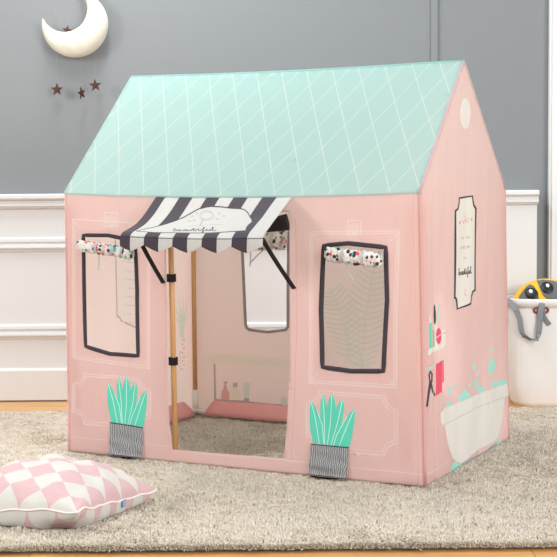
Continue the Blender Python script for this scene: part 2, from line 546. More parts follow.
def build_pile():
    N = 430000
    X = rng.uniform(RX0, RX1, N); Y = rng.uniform(RY0, RY1, N)
    k = 26000                                  # a denser roll of tufts along the near edge
    X = np.concatenate([X, rng.uniform(RX0, RX1, k)]); Y = np.concatenate([Y, RY0 + rng.uniform(-0.004, 0.012, k)])
    N = len(X)
    def smooth_noise(sc, seed):
        r = np.random.default_rng(seed)
        g = r.uniform(-1, 1, (200, 200))
        fx, fy = (X + 3) * sc, (Y + 1) * sc
        ix, iy = np.floor(fx).astype(int), np.floor(fy).astype(int)
        tx, ty = fx - ix, fy - iy
        tx, ty = tx * tx * (3 - 2 * tx), ty * ty * (3 - 2 * ty)
        G = lambda a, b: g[a % 200, b % 200]
        return (G(ix, iy) * (1 - tx) + G(ix + 1, iy) * tx) * (1 - ty) + (G(ix, iy + 1) * (1 - tx) + G(ix + 1, iy + 1) * tx) * ty
    lx = 0.5 * smooth_noise(5, 1) + 0.55 * smooth_noise(17, 2) + 0.35 * smooth_noise(45, 5)
    ly = 0.5 * smooth_noise(5, 3) + 0.55 * smooth_noise(17, 4) + 0.35 * smooth_noise(45, 6)
    hh = 0.0165 * (1 + 0.22 * smooth_noise(40, 7) + 0.12 * smooth_noise(110, 8)) * rng.uniform(0.8, 1.12, N)
    edge = np.clip(1 - (Y - RY0) / 0.03, 0, 1)
    ln = 0.011
    DX = (lx + rng.normal(0, 0.45, N)) * ln
    DY = (ly + rng.normal(0, 0.45, N)) * ln - edge * rng.uniform(0.0, 0.022, N)
    hh = hh * (1 - rng.uniform(0, 0.85, N) * edge ** 2)
    rad = rng.uniform(0.0015, 0.0026, N)
    th = rng.uniform(0, 2 * PI, N)
    V = np.zeros((N, 7, 3), np.float32)
    for j in range(3):
        a = th + j * 2 * PI / 3
        V[:, j, 0] = X + rad * np.cos(a); V[:, j, 1] = Y + rad * np.sin(a); V[:, j, 2] = 0.006
        a2 = a + 0.5
        V[:, 3 + j, 0] = X + DX * 0.42 + rad * 0.95 * np.cos(a2); V[:, 3 + j, 1] = Y + DY * 0.42 + rad * 0.95 * np.sin(a2); V[:, 3 + j, 2] = 0.006 + hh * 0.72
    V[:, 6, 0] = X + DX; V[:, 6, 1] = Y + DY; V[:, 6, 2] = 0.006 + hh
    base = (np.arange(N) * 7)[:, None]
    quads = np.array([[0, 1, 4, 3], [1, 2, 5, 4], [2, 0, 3, 5]])
    tris = np.array([[3, 4, 6], [4, 5, 6], [5, 3, 6]])
    Q = (base[:, None, :] + quads[None]).reshape(-1, 4)
    T = (base[:, None, :] + tris[None]).reshape(-1, 3)
    loops = np.concatenate([Q.ravel(), T.ravel()]).astype(np.int32)
    nq, ntr = len(Q), len(T)
    starts = np.concatenate([np.arange(nq) * 4, nq * 4 + np.arange(ntr) * 3]).astype(np.int32)
    me = bpy.data.meshes.new('pile')
    me.vertices.add(N * 7); me.vertices.foreach_set('co', V.ravel())
    me.loops.add(len(loops)); me.loops.foreach_set('vertex_index', loops)
    me.polygons.add(nq + ntr); me.polygons.foreach_set('loop_start', starts)
    me.update(calc_edges=True)
    ca = me.color_attributes.new('tuft', 'FLOAT_COLOR', 'POINT')
    t = rng.uniform(0, 1, N)
    base_c = np.array([0.80, 0.72, 0.605]); dark_c = np.array([0.60, 0.51, 0.40])
    c = dark_c + (base_c - dark_c) * t[:, None]
    C = np.ones((N, 7, 4), np.float32)
    C[:, :, :3] = c[:, None, :]
    ca.data.foreach_set('color', C.ravel())
    o = mesh_obj('pile', me, MT['shag'], rug)
    props(o, kind='stuff')
build_pile()

# ------------------------------------------------------------------ the play tent
W, D, HE, HR = 1.1, 0.7132, 0.757, 1.1111
YAW = -0.47119
TB = 0.025                                       # the tent stands on the pile
ex = np.array([math.cos(YAW), math.sin(YAW), 0]); ey = np.array([-math.sin(YAW), math.cos(YAW), 0])
FR = np.array([0.36296, 3.47794, TB])            # front right foot
ctr = FR - ex * W / 2 + ey * D / 2
tent = empty('play_tent', tuple(ctr), YAW, label='pink fabric play house tent with mint roof and striped awning', cat='play tent')
def loc(x, y, z): return np.array([x - W / 2, y - D / 2, z])     # tent coordinates to the local frame of its base
def wpt(x, y, z): return FR + ex * (x - W) + ey * y + np.array([0, 0, z])

# each corner as the cloth hangs, (x, y, z)
FLB, FRB, RBB, BLB = np.array([-.005, 0, 0]), np.array([W + .011, 0, 0]), np.array([W + .009, D, 0]), np.array([0, D, 0])
FLT, FRT, RBT, BLT = np.array([0, 0, HE]), np.array([W - .003, 0, HE]), np.array([W - .006, D, HE]), np.array([0, D, HE])
RL, RR = np.array([.004, D / 2, HR]), np.array([W - .011, D / 2, HR])
off = np.array([-W / 2, -D / 2, 0])

def sag(s): return 0.011 * math.sin(PI * s) ** 0.8
def bil(a, b, c, d, s, t): return (a * (1 - s) + b * s) * (1 - t) + (d * (1 - s) + c * s) * t

def wr_front(u, v):
    w = 0.006 * nz(u * 4.3, v * 2.2, 3.1) + 0.0045 * nz(u * 12, v * 3, 1.7)
    w += 0.0020 * nz(u * 30 + v * 6, v * 6, 8.2)
    e = min(1, v / 0.05) * 0.75 + 0.25
    return w * e

def front(u, v, out=0.0):
    s, t = u / W, v / HE
    P = bil(FLB, FRB, FRT, FLT, s, t)
    P = P + np.array([0, 0, -sag(min(max(s, 0), 1)) * max(t, 0) ** 3])
    edge = min(1.0, max(0, min(u, W - u)) / 0.05)
    bow = -0.006 * math.sin(PI * min(max(t, 0), 1)) * edge
    c = 0.012 * max(0, 1 - min(u, W - u) / 0.012) ** 2
    P = P + np.array([0, -wr_front(u, v) * edge + bow - out + c * 0.5, 0])
    return P + off

def gable(d, v, out=0.0):
    s = d / D
    if v <= HE:
        P = bil(FRB, RBB, RBT, FRT, s, v / HE)
    else:
        k = (v - HE) / (HR - HE)
        xo = (FRT[0] * (1 - s) + RBT[0] * s) * (1 - k) + RR[0] * k
        P = np.array([xo, d, v])
    w = 0.004 * nz(d * 5, v * 1.6, 5.5) + 0.0032 * nz(d * 17 - v * 3.5, v * 1.8, 2.2) + 0.0018 * nz(d * 42 - v * 4, v * 4, 9)
    half = D / 2 if v <= HE else max(1e-4, D / 2 * (HR - v) / (HR - HE))
    edge = min(1, max(0, half - abs(d - D / 2)) / 0.04)
    return P + np.array([w * edge + out, 0, 0]) + off

def left_side(d, v, out=0.0):
    s = d / D
    k = v / HE
    if k <= 1:
        P = bil(FLB, BLB, BLT, FLT, s, k)
    else:
        P = np.array([RL[0] * (v - HE) / (HR - HE), d, v])
    w = 0.003 * nz(d * 5, v * 2, 15.5) + 0.0015 * nz(d * 16, v * 3, 12.2)
    edge = min(1, max(0, min(d, D - d)) / 0.04) if k <= 1 else 0
    return P + np.array([-w * edge - out, 0, 0]) + off

def back(u, v, out=0.0):
    s, t = u / W, v / HE
    P = bil(BLB, RBB, RBT, BLT, s, t)
    w = 0.003 * nz(u * 4, v * 2, 25.5) + 0.0012 * nz(u * 18, v * 4, 22.2)
    edge = min(1, max(0, min(u, W - u)) / 0.05)
    return P + np.array([0, w * edge + out, 0]) + off

def wproj(p): return proj(wpt(*p))
def refine(h, fmap):
    def pj(u, v): return np.array(proj(wpt(*(fmap(u, v) - off))))
    def f(q):
        u, v = h(q)
        for _ in range(3):
            p0 = pj(u, v); e = 1e-3
            J = np.array([(pj(u + e, v) - p0) / e, (pj(u, v + e) - p0) / e]).T
            d = np.linalg.solve(J, np.array(q, float) - p0)
            u, v = u + float(np.clip(d[0], -.05, .05)), v + float(np.clip(d[1], -.05, .05))
        return (u, v)
    return f
hf = homography([(68, 450), (425, 487), (420, 193), (65, 191)], [(0, 0), (W, 0), (W, HE), (0, HE)])
hg = homography([(425, 487), (509, 439), (505, 189), (420, 193)], [(0, 0), (D, 0), (D, HE), (0, HE)])
hb = homography([wproj(q) for q in (BLB, RBB, RBT, BLT)], [(0, 0), (W, 0), (W, HE), (0, HE)])
hl = homography([wproj(q) for q in (FLB, BLB, BLT, FLT)], [(0, 0), (D, 0), (D, HE), (0, HE)])
hb, hl = refine(hb, back), refine(hl, left_side)
hf, hg = refine(hf, front), refine(hg, gable)
def mapped(h, polys): return [[h(q) for q in p_] for p_ in polys]

def uvs(h, pts): return [h(q) for q in pts]

# ---- front panel
reg = []
def stroke(h, reg, pts, w, key, closed=False):
    for s in seg_polys(pts, w, closed): reg.append((uvs(h, s), key))

def rect_line(reg, u0, v0, u1, v1, w, key):
    for s in seg_polys([(u0, v0), (u1, v0), (u1, v1), (u0, v1)], w, True): reg.append((s, key))

# cut-outs
winL = uvs(hf, [(84.0, 236.0), (108, 236.2), (134.5, 241.5), (136.5, 290), (137.5, 355.0), (110, 353), (86.2, 345.5), (84.8, 290)])
winR = uvs(hf, [(324.8, 246.5), (348, 244.3), (385.0, 248.2), (386.3, 300), (382.6, 370.2), (352, 370.2), (323.3, 366.3), (322, 310)])
door = uvs(hf, [(166, 210), (166.0, 252), (166.8, 330), (167.3, 386), (169.5, 425), (172.5, 449.6), (228, 454.2), (283.6, 458.8), (286.5, 430), (289.0, 380), (290.2, 320), (289.4, 260), (289, 212), (228, 211)])
# printed architrave lines round the windows
c5 = crop(280, 220, 3.98); c7 = crop(280, 350, 3.98)
outerR = [(310.7, 231.5), (399.4, 230.8), (396.2, 387.9), (309.4, 382.9)]
innerR = [(312.6, 234.0), (397.0, 233.4), (393.6, 384.8), (311.6, 380.6)]
stroke(hf, reg, outerR, 0.65, 'print_white', True)
stroke(hf, reg, innerR, 0.55, 'print_white', True)
WU = [hf(q) for q in outerR]
for a, b in ((outerR[0], (318.5, 240.5)), (outerR[1], (390.5, 241)), (outerR[2], (387, 376.5)), (outerR[3], (317.5, 373))):
    stroke(hf, reg, [a, b], 0.55, 'print_white')
stroke(hf, reg, [(72.6, 219), (120, 222), (150.5, 224)], 0.65, 'print_white')
stroke(hf, reg, [(72.6, 219), (73.4, 357.8), (149.6, 369.0), (150.5, 224)], 0.65, 'print_white')
stroke(hf, reg, [(74.6, 221.5), (75.2, 355.6), (147.6, 366.0), (148.6, 226)], 0.55, 'print_white')
for a, b in (((72.6, 219), (80, 229)), ((73.4, 357.8), (81, 350)), ((149.6, 369), (143.5, 360))):
    stroke(hf, reg, [a, b], 0.55, 'print_white')
# keystones with a rosette
for cx, cy in ((354.2, 227.8), (110.6, 220.0)):
    stroke(hf, reg, [(cx - 6.3, cy - 7.2), (cx + 6.3, cy - 7.2), (cx + 6.3, cy + 6.5), (cx - 6.3, cy + 6.5)], 0.65, 'print_white', True)
    stroke(hf, reg, ell(cx, cy + 0.4, 4.2, 4.4), 0.65, 'print_white', True)
    stroke(hf, reg, ell(cx, cy + 0.4, 1.8, 1.9, 10), 0.55, 'print_white', True)
# notched plaques under the windows
def plaque(x0, y0, x1, y1, n, sl):
    f = lambda x, y: (x, y + sl * (x - x0))
    p_ = []
    def arc(cx, cy, a0, a1):
        for k in range(5):
            a = math.radians(a0 + (a1 - a0) * k / 4)
            p_.append(f(cx + n * math.cos(a), cy + n * math.sin(a)))
    arc(x0, y0, 90, 0); arc(x1, y0, 180, 90); arc(x1, y1, 270, 180); arc(x0, y1, 360, 270)
    return p_
stroke(hf, reg, plaque(306.5, 389.5, 397.5, 448.5, 12.5, 0.085), 0.65, 'print_white', True)
stroke(hf, reg, plaque(309.0, 392.4, 394.8, 445.4, 12.0, 0.085), 0.55, 'print_white', True)
stroke(hf, reg, plaque(72.8, 372.6, 150.5, 423.2, 11.5, 0.082), 0.65, 'print_white', True)
stroke(hf, reg, plaque(75.0, 375.2, 148.0, 420.4, 11, 0.082), 0.55, 'print_white', True)
# stitched lines along the hem and beside the door
stroke(hf, reg, [(67, 435.6), (170, 446.2), (290, 460.8), (424, 474.6)], 0.55, 'print_white')
stroke(hf, reg, [(295.8, 220), (297.0, 320), (294.5, 400), (291, 460)], 0.6, 'pink_seam')
stroke(hf, reg, [(413.5, 194), (416.2, 330), (418.4, 486)], 0.8, 'pink_seam')
# potted aloe prints (leaves); the pots are sewn-on flaps below
c4 = crop(60, 340, 3.98)
leaves = [[(234, 147), (243, 172), (250, 205), (256, 250), (258, 334), (240, 333), (229, 270), (227, 225), (226, 180), (229, 160)],
          [(300, 163), (306, 183), (308, 205), (303, 262), (290, 310), (278, 338), (258, 335), (266, 270), (278, 215), (288, 185)],
          [(264, 142), (274, 165), (282, 195), (285, 240), (280, 285), (272, 336), (243, 334), (245, 290), (244, 240), (250, 185), (257, 160)],
          [(192, 170), (204, 187), (216, 212), (230, 245), (240, 280), (246, 334), (205, 328), (196, 290), (189, 245), (188, 205)],
          [(343, 200), (346, 218), (346, 245), (341, 290), (333, 347), (276, 341), (286, 303), (300, 265), (318, 230), (332, 210)]]
veins = [[(192, 176), (212, 245), (228, 331)], [(233, 155), (243, 240), (248, 333)], [(264, 150), (265, 240), (258, 335)], [(300, 170), (290, 250), (270, 337)], [(341, 206), (318, 275), (297, 343)], [(217, 214), (236, 262), (245, 330)], [(319, 230), (288, 300), (278, 338)]]
la = [uvs(hf, c4(l)) for l in leaves]
va = [uvs(hf, c4(l)) for l in veins]
p0 = np.array(hf(c4([(200, 326)])[0])); q0 = np.array(hf(c7([(125, 372)])[0]))
p1 = np.array(hf(c4([(332, 347)])[0])); q1 = np.array(hf(c7([(275, 386)])[0]))
pt = np.array(hf(c4([(264, 142)])[0])); qt = np.array(hf(c7([(211, 170)])[0]))
sx_ = (q1 - q0)[0] / (p1 - p0)[0]; sy_ = (qt[1] - (q0[1] + q1[1]) / 2) / (pt[1] - (p0[1] + p1[1]) / 2)
def shift(poly): return [(q0[0] + (a - p0[0]) * sx_ + 0.045 * (b - (p0[1] + p1[1]) / 2), (q0[1] + q1[1]) / 2 + (b - (p0[1] + p1[1]) / 2) * sy_) for a, b in poly]
for S in (lambda x: x, shift):
    for l in la: reg.append((S(l), 'green'))
    for v_ in va:
        for s in seg_polys(S(v_), 0.0022): reg.append((s, 'vein'))

MFR = ['pink', 'print_white', 'pink_seam', 'green', 'vein']
fp = cloth('front_panel', [(0, 0), (W, 0), (W, HE), (0, HE)], [winL, winR, door], reg, MFR, front, tent, 0.011, 0.0014, 'lining')

# ---- window binding (dark tape stitched round each opening)
def binding(name, loop, fmap, w, key, parent, out=0.0022, closed=True):
    loop = subdiv(loop, 0.012)
    n = len(loop)
    bm = bmesh.new()
    rings = []
    cen = np.mean(loop, 0)
    for i in range(n):
        a, b, c = np.array(loop[i - 1]), np.array(loop[i]), np.array(loop[(i + 1) % n])
        t = (c - a) / np.linalg.norm(c - a)
        q = np.array([t[1], -t[0]])
        if q @ (b - cen) < 0: q = -q
        ci, co = b - q * w * 0.3, b + q * w * 0.75
        sec = [(ci, -0.002), (ci, out), (b + q * w * .2, out + 0.0012), (co, out), (co, -0.0005)]
        rings.append([bm.verts.new(fmap(x[0], x[1], o_)) for x, o_ in sec])
    for i in range(n):
        r0, r1 = rings[i], rings[(i + 1) % n]
        for k in range(5):
            bm.faces.new((r0[k], r0[(k + 1) % 5], r1[(k + 1) % 5], r1[k]))
    return from_bm(name, bm, MT[key], parent)
binding('window_binding', winL, front, 0.0105, 'dark', tent)
binding('window_binding', winR, front, 0.0115, 'dark', tent)

# ---- rolled and tied blinds
def blind(fmap, p_a, p_b, r, ties, seed, tie_pts, droop=0.0):
    bm = bmesh.new()
    n, m_ = 72, 22
    rings = []
    for i in range(n + 1):
        s = i / n
        u = p_a[0] + (p_b[0] - p_a[0]) * s
        v = p_a[1] + (p_b[1] - p_a[1]) * s - droop * s * s
        pinch = 1.0
        for tpos in ties: pinch *= 1 - 0.22 * math.exp(-((s - tpos) / 0.022) ** 2)
        endf = min(1, 0.55 + 0.45 * min(s, 1 - s) / 0.05)
        ring = []
        for k in range(m_):
            a = 2 * PI * k / m_
            rr_ = r * pinch * endf * (1 + 0.24 * nz(s * 14, 2 * math.cos(a), seed + math.sin(a)) + 0.13 * nz(s * 40, 3 * math.cos(a), seed + 3 * math.sin(a)))
            ring.append(bm.verts.new(fmap(u, v + rr_ * math.sin(a), 0.006 + rr_ * 0.55 * (1 + math.cos(a)))))
        rings.append(ring)
    for r0, r1 in zip(rings, rings[1:]):
        for k in range(m_):
            bm.faces.new((r0[k], r0[(k + 1) % m_], r1[(k + 1) % m_], r1[k]))
    bm.faces.new(rings[0]); bm.faces.new(rings[-1])
    o = from_bm('rolled_blind', bm, MT['blind'], tent)
    for tpos in ties:
        u = p_a[0] + (p_b[0] - p_a[0]) * tpos
        v = p_a[1] + (p_b[1] - p_a[1]) * tpos - droop * tpos * tpos
        ring = [fmap(u, v + r * 0.90 * math.sin(a), 0.006 + r * 0.53 * (1 + 1.0 * math.cos(a)) + .0006) for a in np.linspace(0, 2 * PI, 25)]
        ribbon('blind_tie', ring, [Vector((1, 0, 0))] * 25, 0.007, 0.0016, MT['white'], o)
    for pts in tie_pts:
        ribbon('tie_end', [fmap(q[0], q[1], o_) for q, o_ in pts], (1, 0, 0), 0.0048, 0.0012, MT['white'], o)
    return o
bl1 = blind(front, hf((79, 245.0)), hf((136, 252)), 0.0165, [0.37, 0.64, 0.82], 4.0,
            [[(hf((100.5, 251)), .012), (hf((101, 258)), .010), (hf((99.2, 270)), .004)]], 0.006)
bl2 = blind(front, hf((327, 253.5)), hf((384.0, 260.3)), 0.0195, [0.32, 0.66], 9.0,
            [[(hf((348, 262)), .016), (hf((350, 270)), .012), (hf((353, 281)), .004)]])

# ---- pot flaps: striped cloth sewn on at the top, hanging over the hem
def pot_flap(quad, strip, seed):
    h = homography([(0, 0), (1, 0), (1, 1), (0, 1)], quad)     # quad in panel uv: BL BR TR TL
    def fm(a, b):
        u, v = h((a, b))
        o_ = 0.004 + 0.016 * (1 - b) ** 2 * (0.6 + 0.5 * nz(a * 3, b * 3, seed)) + 0.005 * (1 - b) * math.sin(b * 16 + 2 * a) * 0.6 + 0.003 * (1 - b) * nz(a * 4, b * 9, seed + 4)
        return front(u, max(v, 0.006), o_)
    o = cloth('pot_flap', [(0, 0), (1, 0), (1, 1), (0, 1)], [], [([(0, .972), (1, .972), (1, 1), (0, 1)], 'dark'), ([(0, 0), (1, 0), (1, .02), (0, .02)], 'dark')], ['pot', 'dark'], fm, tent, 0.05, 0.0012)
    # scale the stripes to metres
    wdt = abs(quad[1][0] - quad[0][0])
    uv = o.data.uv_layers[0]
    a = np.zeros(len(uv.data) * 2, np.float32); uv.data.foreach_get('uv', a)
    uv.data.foreach_set('uv', a * wdt)
    bm = bmesh.new()
    A, B = np.array(strip[0]), np.array(strip[1])
    rings = []
    for k in range(13):
        q = A + (B - A) * k / 12
        rings.append([bm.verts.new(front(q[0], max(0.001, q[1] + dv), o_)) for dv, o_ in ((0, .012), (0, .024), (.013, .022), (.013, .010))])
    for r0, r1 in zip(rings, rings[1:]):
        for k in range(4): bm.faces.new((r0[k], r0[(k + 1) % 4], r1[(k + 1) % 4], r1[k]))
    bm.faces.new(rings[0]); bm.faces.new(rings[-1])
    s = from_bm('pot_base_strip', bm, MT['dark'], o)
    return o
pot_flap([hf(q) for q in c4([(204, 462), (332, 486), (332, 347), (201, 326)])], [hf(q) for q in c4([(213, 474), (302, 488)])], 3.0)
pot_flap([hf(q) for q in c7([(116, 512), (270, 528), (275, 386), (125, 372)])], [hf(q) for q in c7([(132, 522), (238, 533)])], 6.0)

# ---- right gable panel with its printed bathroom
gr = []
def G(pts, key): gr.append((uvs(hg, pts), key))
def GS(pts, w, key, closed=False): stroke(hg, gr, pts, w, key, closed)
G(ell(465.3, 113.3, 5.0, 15.6, 28), 'print_cream')
sign_o = [(458.8, 197.4), (472.9, 195.2), (473.6, 200.5), (474.6, 205), (476.6, 208.0), (475.8, 290.6), (473.2, 292.6), (471.9, 297), (471.2, 304.4), (456.7, 310), (456.1, 302.6), (455.4, 299.6), (453.9, 298.2), (454.7, 210.2), (457.4, 208.2), (458.6, 203)]
cs = np.mean(sign_o, 0)
G(sign_o, 'dark')
G([tuple(cs + (np.array(q) - cs) * np.array([0.855, 0.968]) + np.array([0.12, -0.1])) for q in sign_o], 'print_cream')
# crown, words and flourish on the sign
GLY = {'S': [[(.9, .85), (.5, 1), (.1, .8), (.2, .55), (.8, .45), (.9, .2), (.5, 0), (.1, .15)]], 'O': [[(.5, 1), (.1, .7), (.1, .3), (.5, 0), (.9, .3), (.9, .7), (.5, 1)]],
       'Y': [[(.1, 1), (.5, .5), (.9, 1)], [(.5, .5), (.5, 0)]], 'U': [[(.1, 1), (.1, .25), (.5, 0), (.9, .25), (.9, 1)]], 'L': [[(.15, 1), (.15, 0), (.85, 0)]],
       'K': [[(.15, 1), (.15, 0)], [(.85, 1), (.15, .45), (.9, 0)]], 'I': [[(.5, 0), (.5, 1)]], 'N': [[(.1, 0), (.1, 1), (.9, 0), (.9, 1)]], 'G': [[(.9, .8), (.5, 1), (.1, .7), (.1, .3), (.5, 0), (.9, .2), (.9, .5), (.55, .5)]]}
SCR = {'b': [[(0, .35), (.35, 1.5), (.5, 1.95), (.35, 2.0), (.2, 1.4), (.15, .3), (.45, 0), (.8, .4), (.6, .85), (.95, .8)]],
       'e': [[(0, .35), (.6, .75), (.5, 1), (.2, .8), (.2, .25), (.55, 0), (1, .35)]],
       'a': [[(.8, .85), (.45, 1), (.15, .6), (.25, .1), (.6, .2), (.8, .9), (.75, .2), (1, .3)]],
       'u': [[(0, .5), (.2, 1), (.15, .3), (.4, 0), (.75, .4), (.8, 1), (.78, .2), (1, .3)]],
       't': [[(0, .4), (.45, 1.8), (.4, .3), (.6, 0), (1, .35)], [(.1, 1.25), (.95, 1.35)]],
       'i': [[(0, .4), (.45, 1), (.4, .2), (.65, .05), (1, .35)], [(.5, 1.4), (.58, 1.5)]],
       'f': [[(0, .3), (.6, 1.5), (.75, 2.0), (.5, 2.0), (.4, 1.0), (.35, -.8), (.15, -.9), (.3, -.2), (.9, .35)]],
       'l': [[(0, .35), (.5, 1.6), (.5, 2.0), (.3, 1.8), (.3, .3), (.55, 0), (1, .35)]]}
def word(S, font, x, y, w, h, sk, wd, key, fn, gap=1.0):
    """write a word along a baseline from (x, y), w wide, x-height h, baseline slope sk"""
    n = len(S)
    cw = w / n
    for i, ch in enumerate(S):
        if ch not in font: continue
        for st in font[ch]:
            fn([(x + (i + a * gap) * cw, y - b * h + sk * (i + a) * cw) for a, b in st], wd, key)
word('SO YOU', GLY, 461.2, 239.5, 8.6, 2.6, -0.13, 0.35, 'grey_print', GS, .8)
word('LOOKING', GLY, 460.0, 249.2, 10.2, 2.7, -0.13, 0.35, 'grey_print', GS, .8)
word('SO', GLY, 463.4, 259.6, 3.2, 2.6, -0.13, 0.35, 'grey_print', GS, .8)
word('beautiful', SCR, 458.6, 275.6, 13.0, 3.6, -0.16, 0.6, 'dark', GS)
for k, (dx, dy, rx, ry) in enumerate([(-5.8, 2.6, .9, 1.9), (-3.2, 1.0, .6, .8), (-2.0, 2.6, .7, 1.0), (0, 0.8, .8, 1.4), (2.3, 1.3, .6, 1.0), (3.6, -1.4, .5, .7), (6.0, -.8, .8, 1.8), (0, -3.4, .35, 2.2), (-1.3, -.6, .3, 1.2), (1.3, -1.2, .3, 1.2), (0, -7, .4, .6)]):
    G(ell(465.6 + dx, 220.2 + dy, rx, ry, 10), 'rose')
GS([(464.4, 289), (466.0, 291), (464.2, 294), (466.4, 296), (464.6, 293)], 0.45, 'rose')
# shelf with jars and brushes
c2 = crop(410, 280, 4.64); c3 = crop(410, 360, 4.64)
def G2(pts, key): G(c2(pts), key)
def G3(pts, key): G(c3(pts), key)
G2([(82, 324), (165, 287), (167, 308), (84, 349)], 'print_cream')
G2([(90, 202), (100, 198), (101, 315), (91, 319)], 'green'); G2([(91, 170), (95, 158), (99, 198), (90, 202)], 'print_cream')
G2([(103, 234), (113, 230), (114, 308), (104, 313)], 'green')
G2([(115, 212), (126, 207), (128, 302), (117, 307)], 'print_cream')
G2([(110, 120), (115, 112), (120, 150), (121, 190), (116, 208), (111, 200), (109, 160)], 'dark')
G2([(133, 112), (138, 106), (130, 200), (124, 212), (124, 185)], 'aqua')
G2(ell(133, 260, 13, 38, 20), 'red')
G2([(146, 235), (164, 227), (165, 288), (147, 296)], 'print_cream')
stroke(hg, gr, c2([(121, 268), (166, 236)]), 0.8, 'print_cream'); stroke(hg, gr, c2([(147, 252), (165, 244)]), 0.7, 'rose')
# rail with towel and curling tongs
stroke(hg, gr, c2([(85, 415), (158, 374)]), 1.8, 'aqua')
G2([(120, 390), (156, 370), (158, 470), (149, 476), (148, 520), (120, 536)], 'red')
stroke(hg, gr, c2([(150, 374), (152, 476)]), 0.5, 'rose')
stroke(hg, gr, c2([(92, 470), (89, 440), (95, 424), (102, 436), (101, 470), (92, 490)]), 1.5, 'dark', True)
stroke(hg, gr, c2([(95, 470), (86, 530), (79, 584)]), 2.2, 'dark')
stroke(hg, gr, c2([(97, 478), (104, 510), (114, 534)]), 2.0, 'dark')
# tub, foam and bubbles
for b_ in [(183, 514, 8, 18), (210, 492, 5, 12), (298, 402, 7, 16), (314, 434, 5, 13), (303, 486, 10, 25), (276, 487, 4, 10), (278, 448, 3, 6), (377, 322, 5, 12), (387, 262, 3, 7), (378, 370, 6, 15), (378, 408, 15, 30), (390, 388, 7, 16), (384, 485, 9, 22), (380, 222, 2, 4)]:
    G2(ell(*b_), 'aqua')
for b_ in [(182, 212, 15, 20), (170, 228, 10, 14), (238, 178, 16, 20), (256, 162, 17, 24), (268, 166, 13, 16), (328, 138, 14, 18), (342, 146, 10, 12), (408, 112, 11, 14), (420, 106, 11, 16), (432, 102, 12, 16), (444, 104, 6, 12)]:
    G3(ell(*b_), 'aqua')
G3([(240, 476), (330, 432), (405, 378), (420, 388), (340, 440), (236, 492)], 'grey_print')
G3([(160, 290), (300, 220), (442, 165), (436, 225), (425, 290), (412, 345), (400, 372), (330, 408), (240, 478), (212, 470), (196, 450), (180, 400), (168, 345)], 'print_cream')
G3([(143, 244), (160, 226), (230, 195), (300, 165), (380, 136), (448, 110), (454, 118), (455, 164), (440, 174), (370, 200), (300, 226), (220, 270), (158, 305), (146, 296), (142, 270)], 'print_cream')
stroke(hg, gr, c3([(158, 304), (220, 269), (300, 225), (370, 199), (440, 173)]), 0.45, 'grey_print')
G3([(206, 474), (216, 470), (226, 480), (240, 476), (238, 502), (210, 515), (178, 532), (192, 505), (194, 486)], 'aqua')
G3([(404, 374), (412, 368), (420, 374), (430, 384), (402, 400)], 'aqua')
stroke(hg, gr, [(424, 476.5), (449, 461.5)], 0.6, 'print_white')
stroke(hg, gr, [(430.5, 200), (432.5, 330), (435, 481)], 0.4, 'pink_seam')
MG = ['pink', 'print_cream', 'print_white', 'pink_seam', 'dark', 'rose', 'red', 'green', 'aqua', 'grey_print']
cloth('gable_panel', [(0, 0), (D, 0), (D, HE), (D / 2, HR), (0, HE)], [], gr, MG, gable, tent, 0.011, 0.0014, 'lining')

# ---- left side panel: its lining faces the camera through the openings
lr = []
def L_(pts, key): lr.append((uvs(hl, pts), key))
def LS(pts, w, key, closed=False): stroke(hl, lr, pts, w, key, closed)
L_([(114.8, 236), (138, 237), (140, 330), (121.5, 322), (119, 318), (116.6, 316.5)], 'g_grey')
L_([(115.8, 236), (138, 237), (139, 328), (122, 320.6), (119.6, 316.6), (117.6, 315)], 'g_white')
for k in range(8):
    y = 262 + k * 8.6
    LS([(126.5, y), (134.5, y + 0.8)], 0.35, 'g_grey'); LS([(121.8, y + .1), (124, y + .3)], 1.3, 'g_cream')
for tipx, tipy, bx_ in ((174.5, 303, 180.5), (178.5, 294, 181.5), (183.5, 293, 182.5), (187.5, 302, 183.5), (172, 316, 180.5), (189, 314, 183.5)):
    L_([(tipx, tipy), (bx_ + 1.4, 322), (bx_, 342), (bx_ - 1.6, 322)], 'g_mint')
for k in range(8):
    L_(ell(184 - (k % 2) * 1.6, 340 + k * 4.2, .55, 1.1, 8), 'g_grey')
    L_(ell(180.5 - (k % 2) * .8, 352 + k * 2.8, .45, .8, 8), 'g_grey')
L_([(174, 372), (189, 368), (189, 402), (174, 408)], 'g_white')
ML = ['lining', 'g_white', 'g_grey', 'g_cream', 'g_mint']
cloth('side_panel', [(0, 0), (D, 0), (D, HE), (D / 2, HR), (0, HE)], [], lr, ML, left_side, tent, 0.014, 0.0014, 'pink')

# ---- back panel, with its window and the prints that show on the lining
br_ = []
def B_(pts, key): br_.append((uvs(hb, pts), key))
def BS(pts, w, key, closed=False): stroke(hb, br_, pts, w, key, closed)
winB = uvs(hb, [(241.5, 224), (265, 223), (288.5, 224.5), (287.5, 280), (287.5, 326.5), (285.5, 329.2), (268, 331.3), (249, 329), (246.8, 327.0), (246, 323), (244.2, 280)])
c6 = crop(160, 300, 3.48)
B_(c6([(170, 195), (185, 185), (300, 195), (430, 203), (520, 207), (520, 240), (430, 236), (300, 225), (185, 222), (170, 212)]), 'g_cream')
B_(c6([(186, 222), (193, 222), (196, 372), (189, 372)]), 'g_grey')
B_(c6([(193, 345), (290, 350), (370, 360), (520, 368), (520, 380), (370, 370), (290, 362), (193, 357)]), 'g_grey')
B_(c6([(214, 346), (214, 320), (220, 308), (233, 308), (241, 320), (242, 347)]), 'g_rose')
B_(c6([(222, 284), (234, 284), (234, 290), (229, 292), (232, 302), (232, 308), (221, 308), (221, 302), (226, 292), (222, 290)]), 'g_grey')
B_(c6(ell(263, 327, 20, 21, 18)), 'g_cream'); B_(c6([(254, 288), (269, 288), (269, 304), (254, 304)]), 'g_grey')
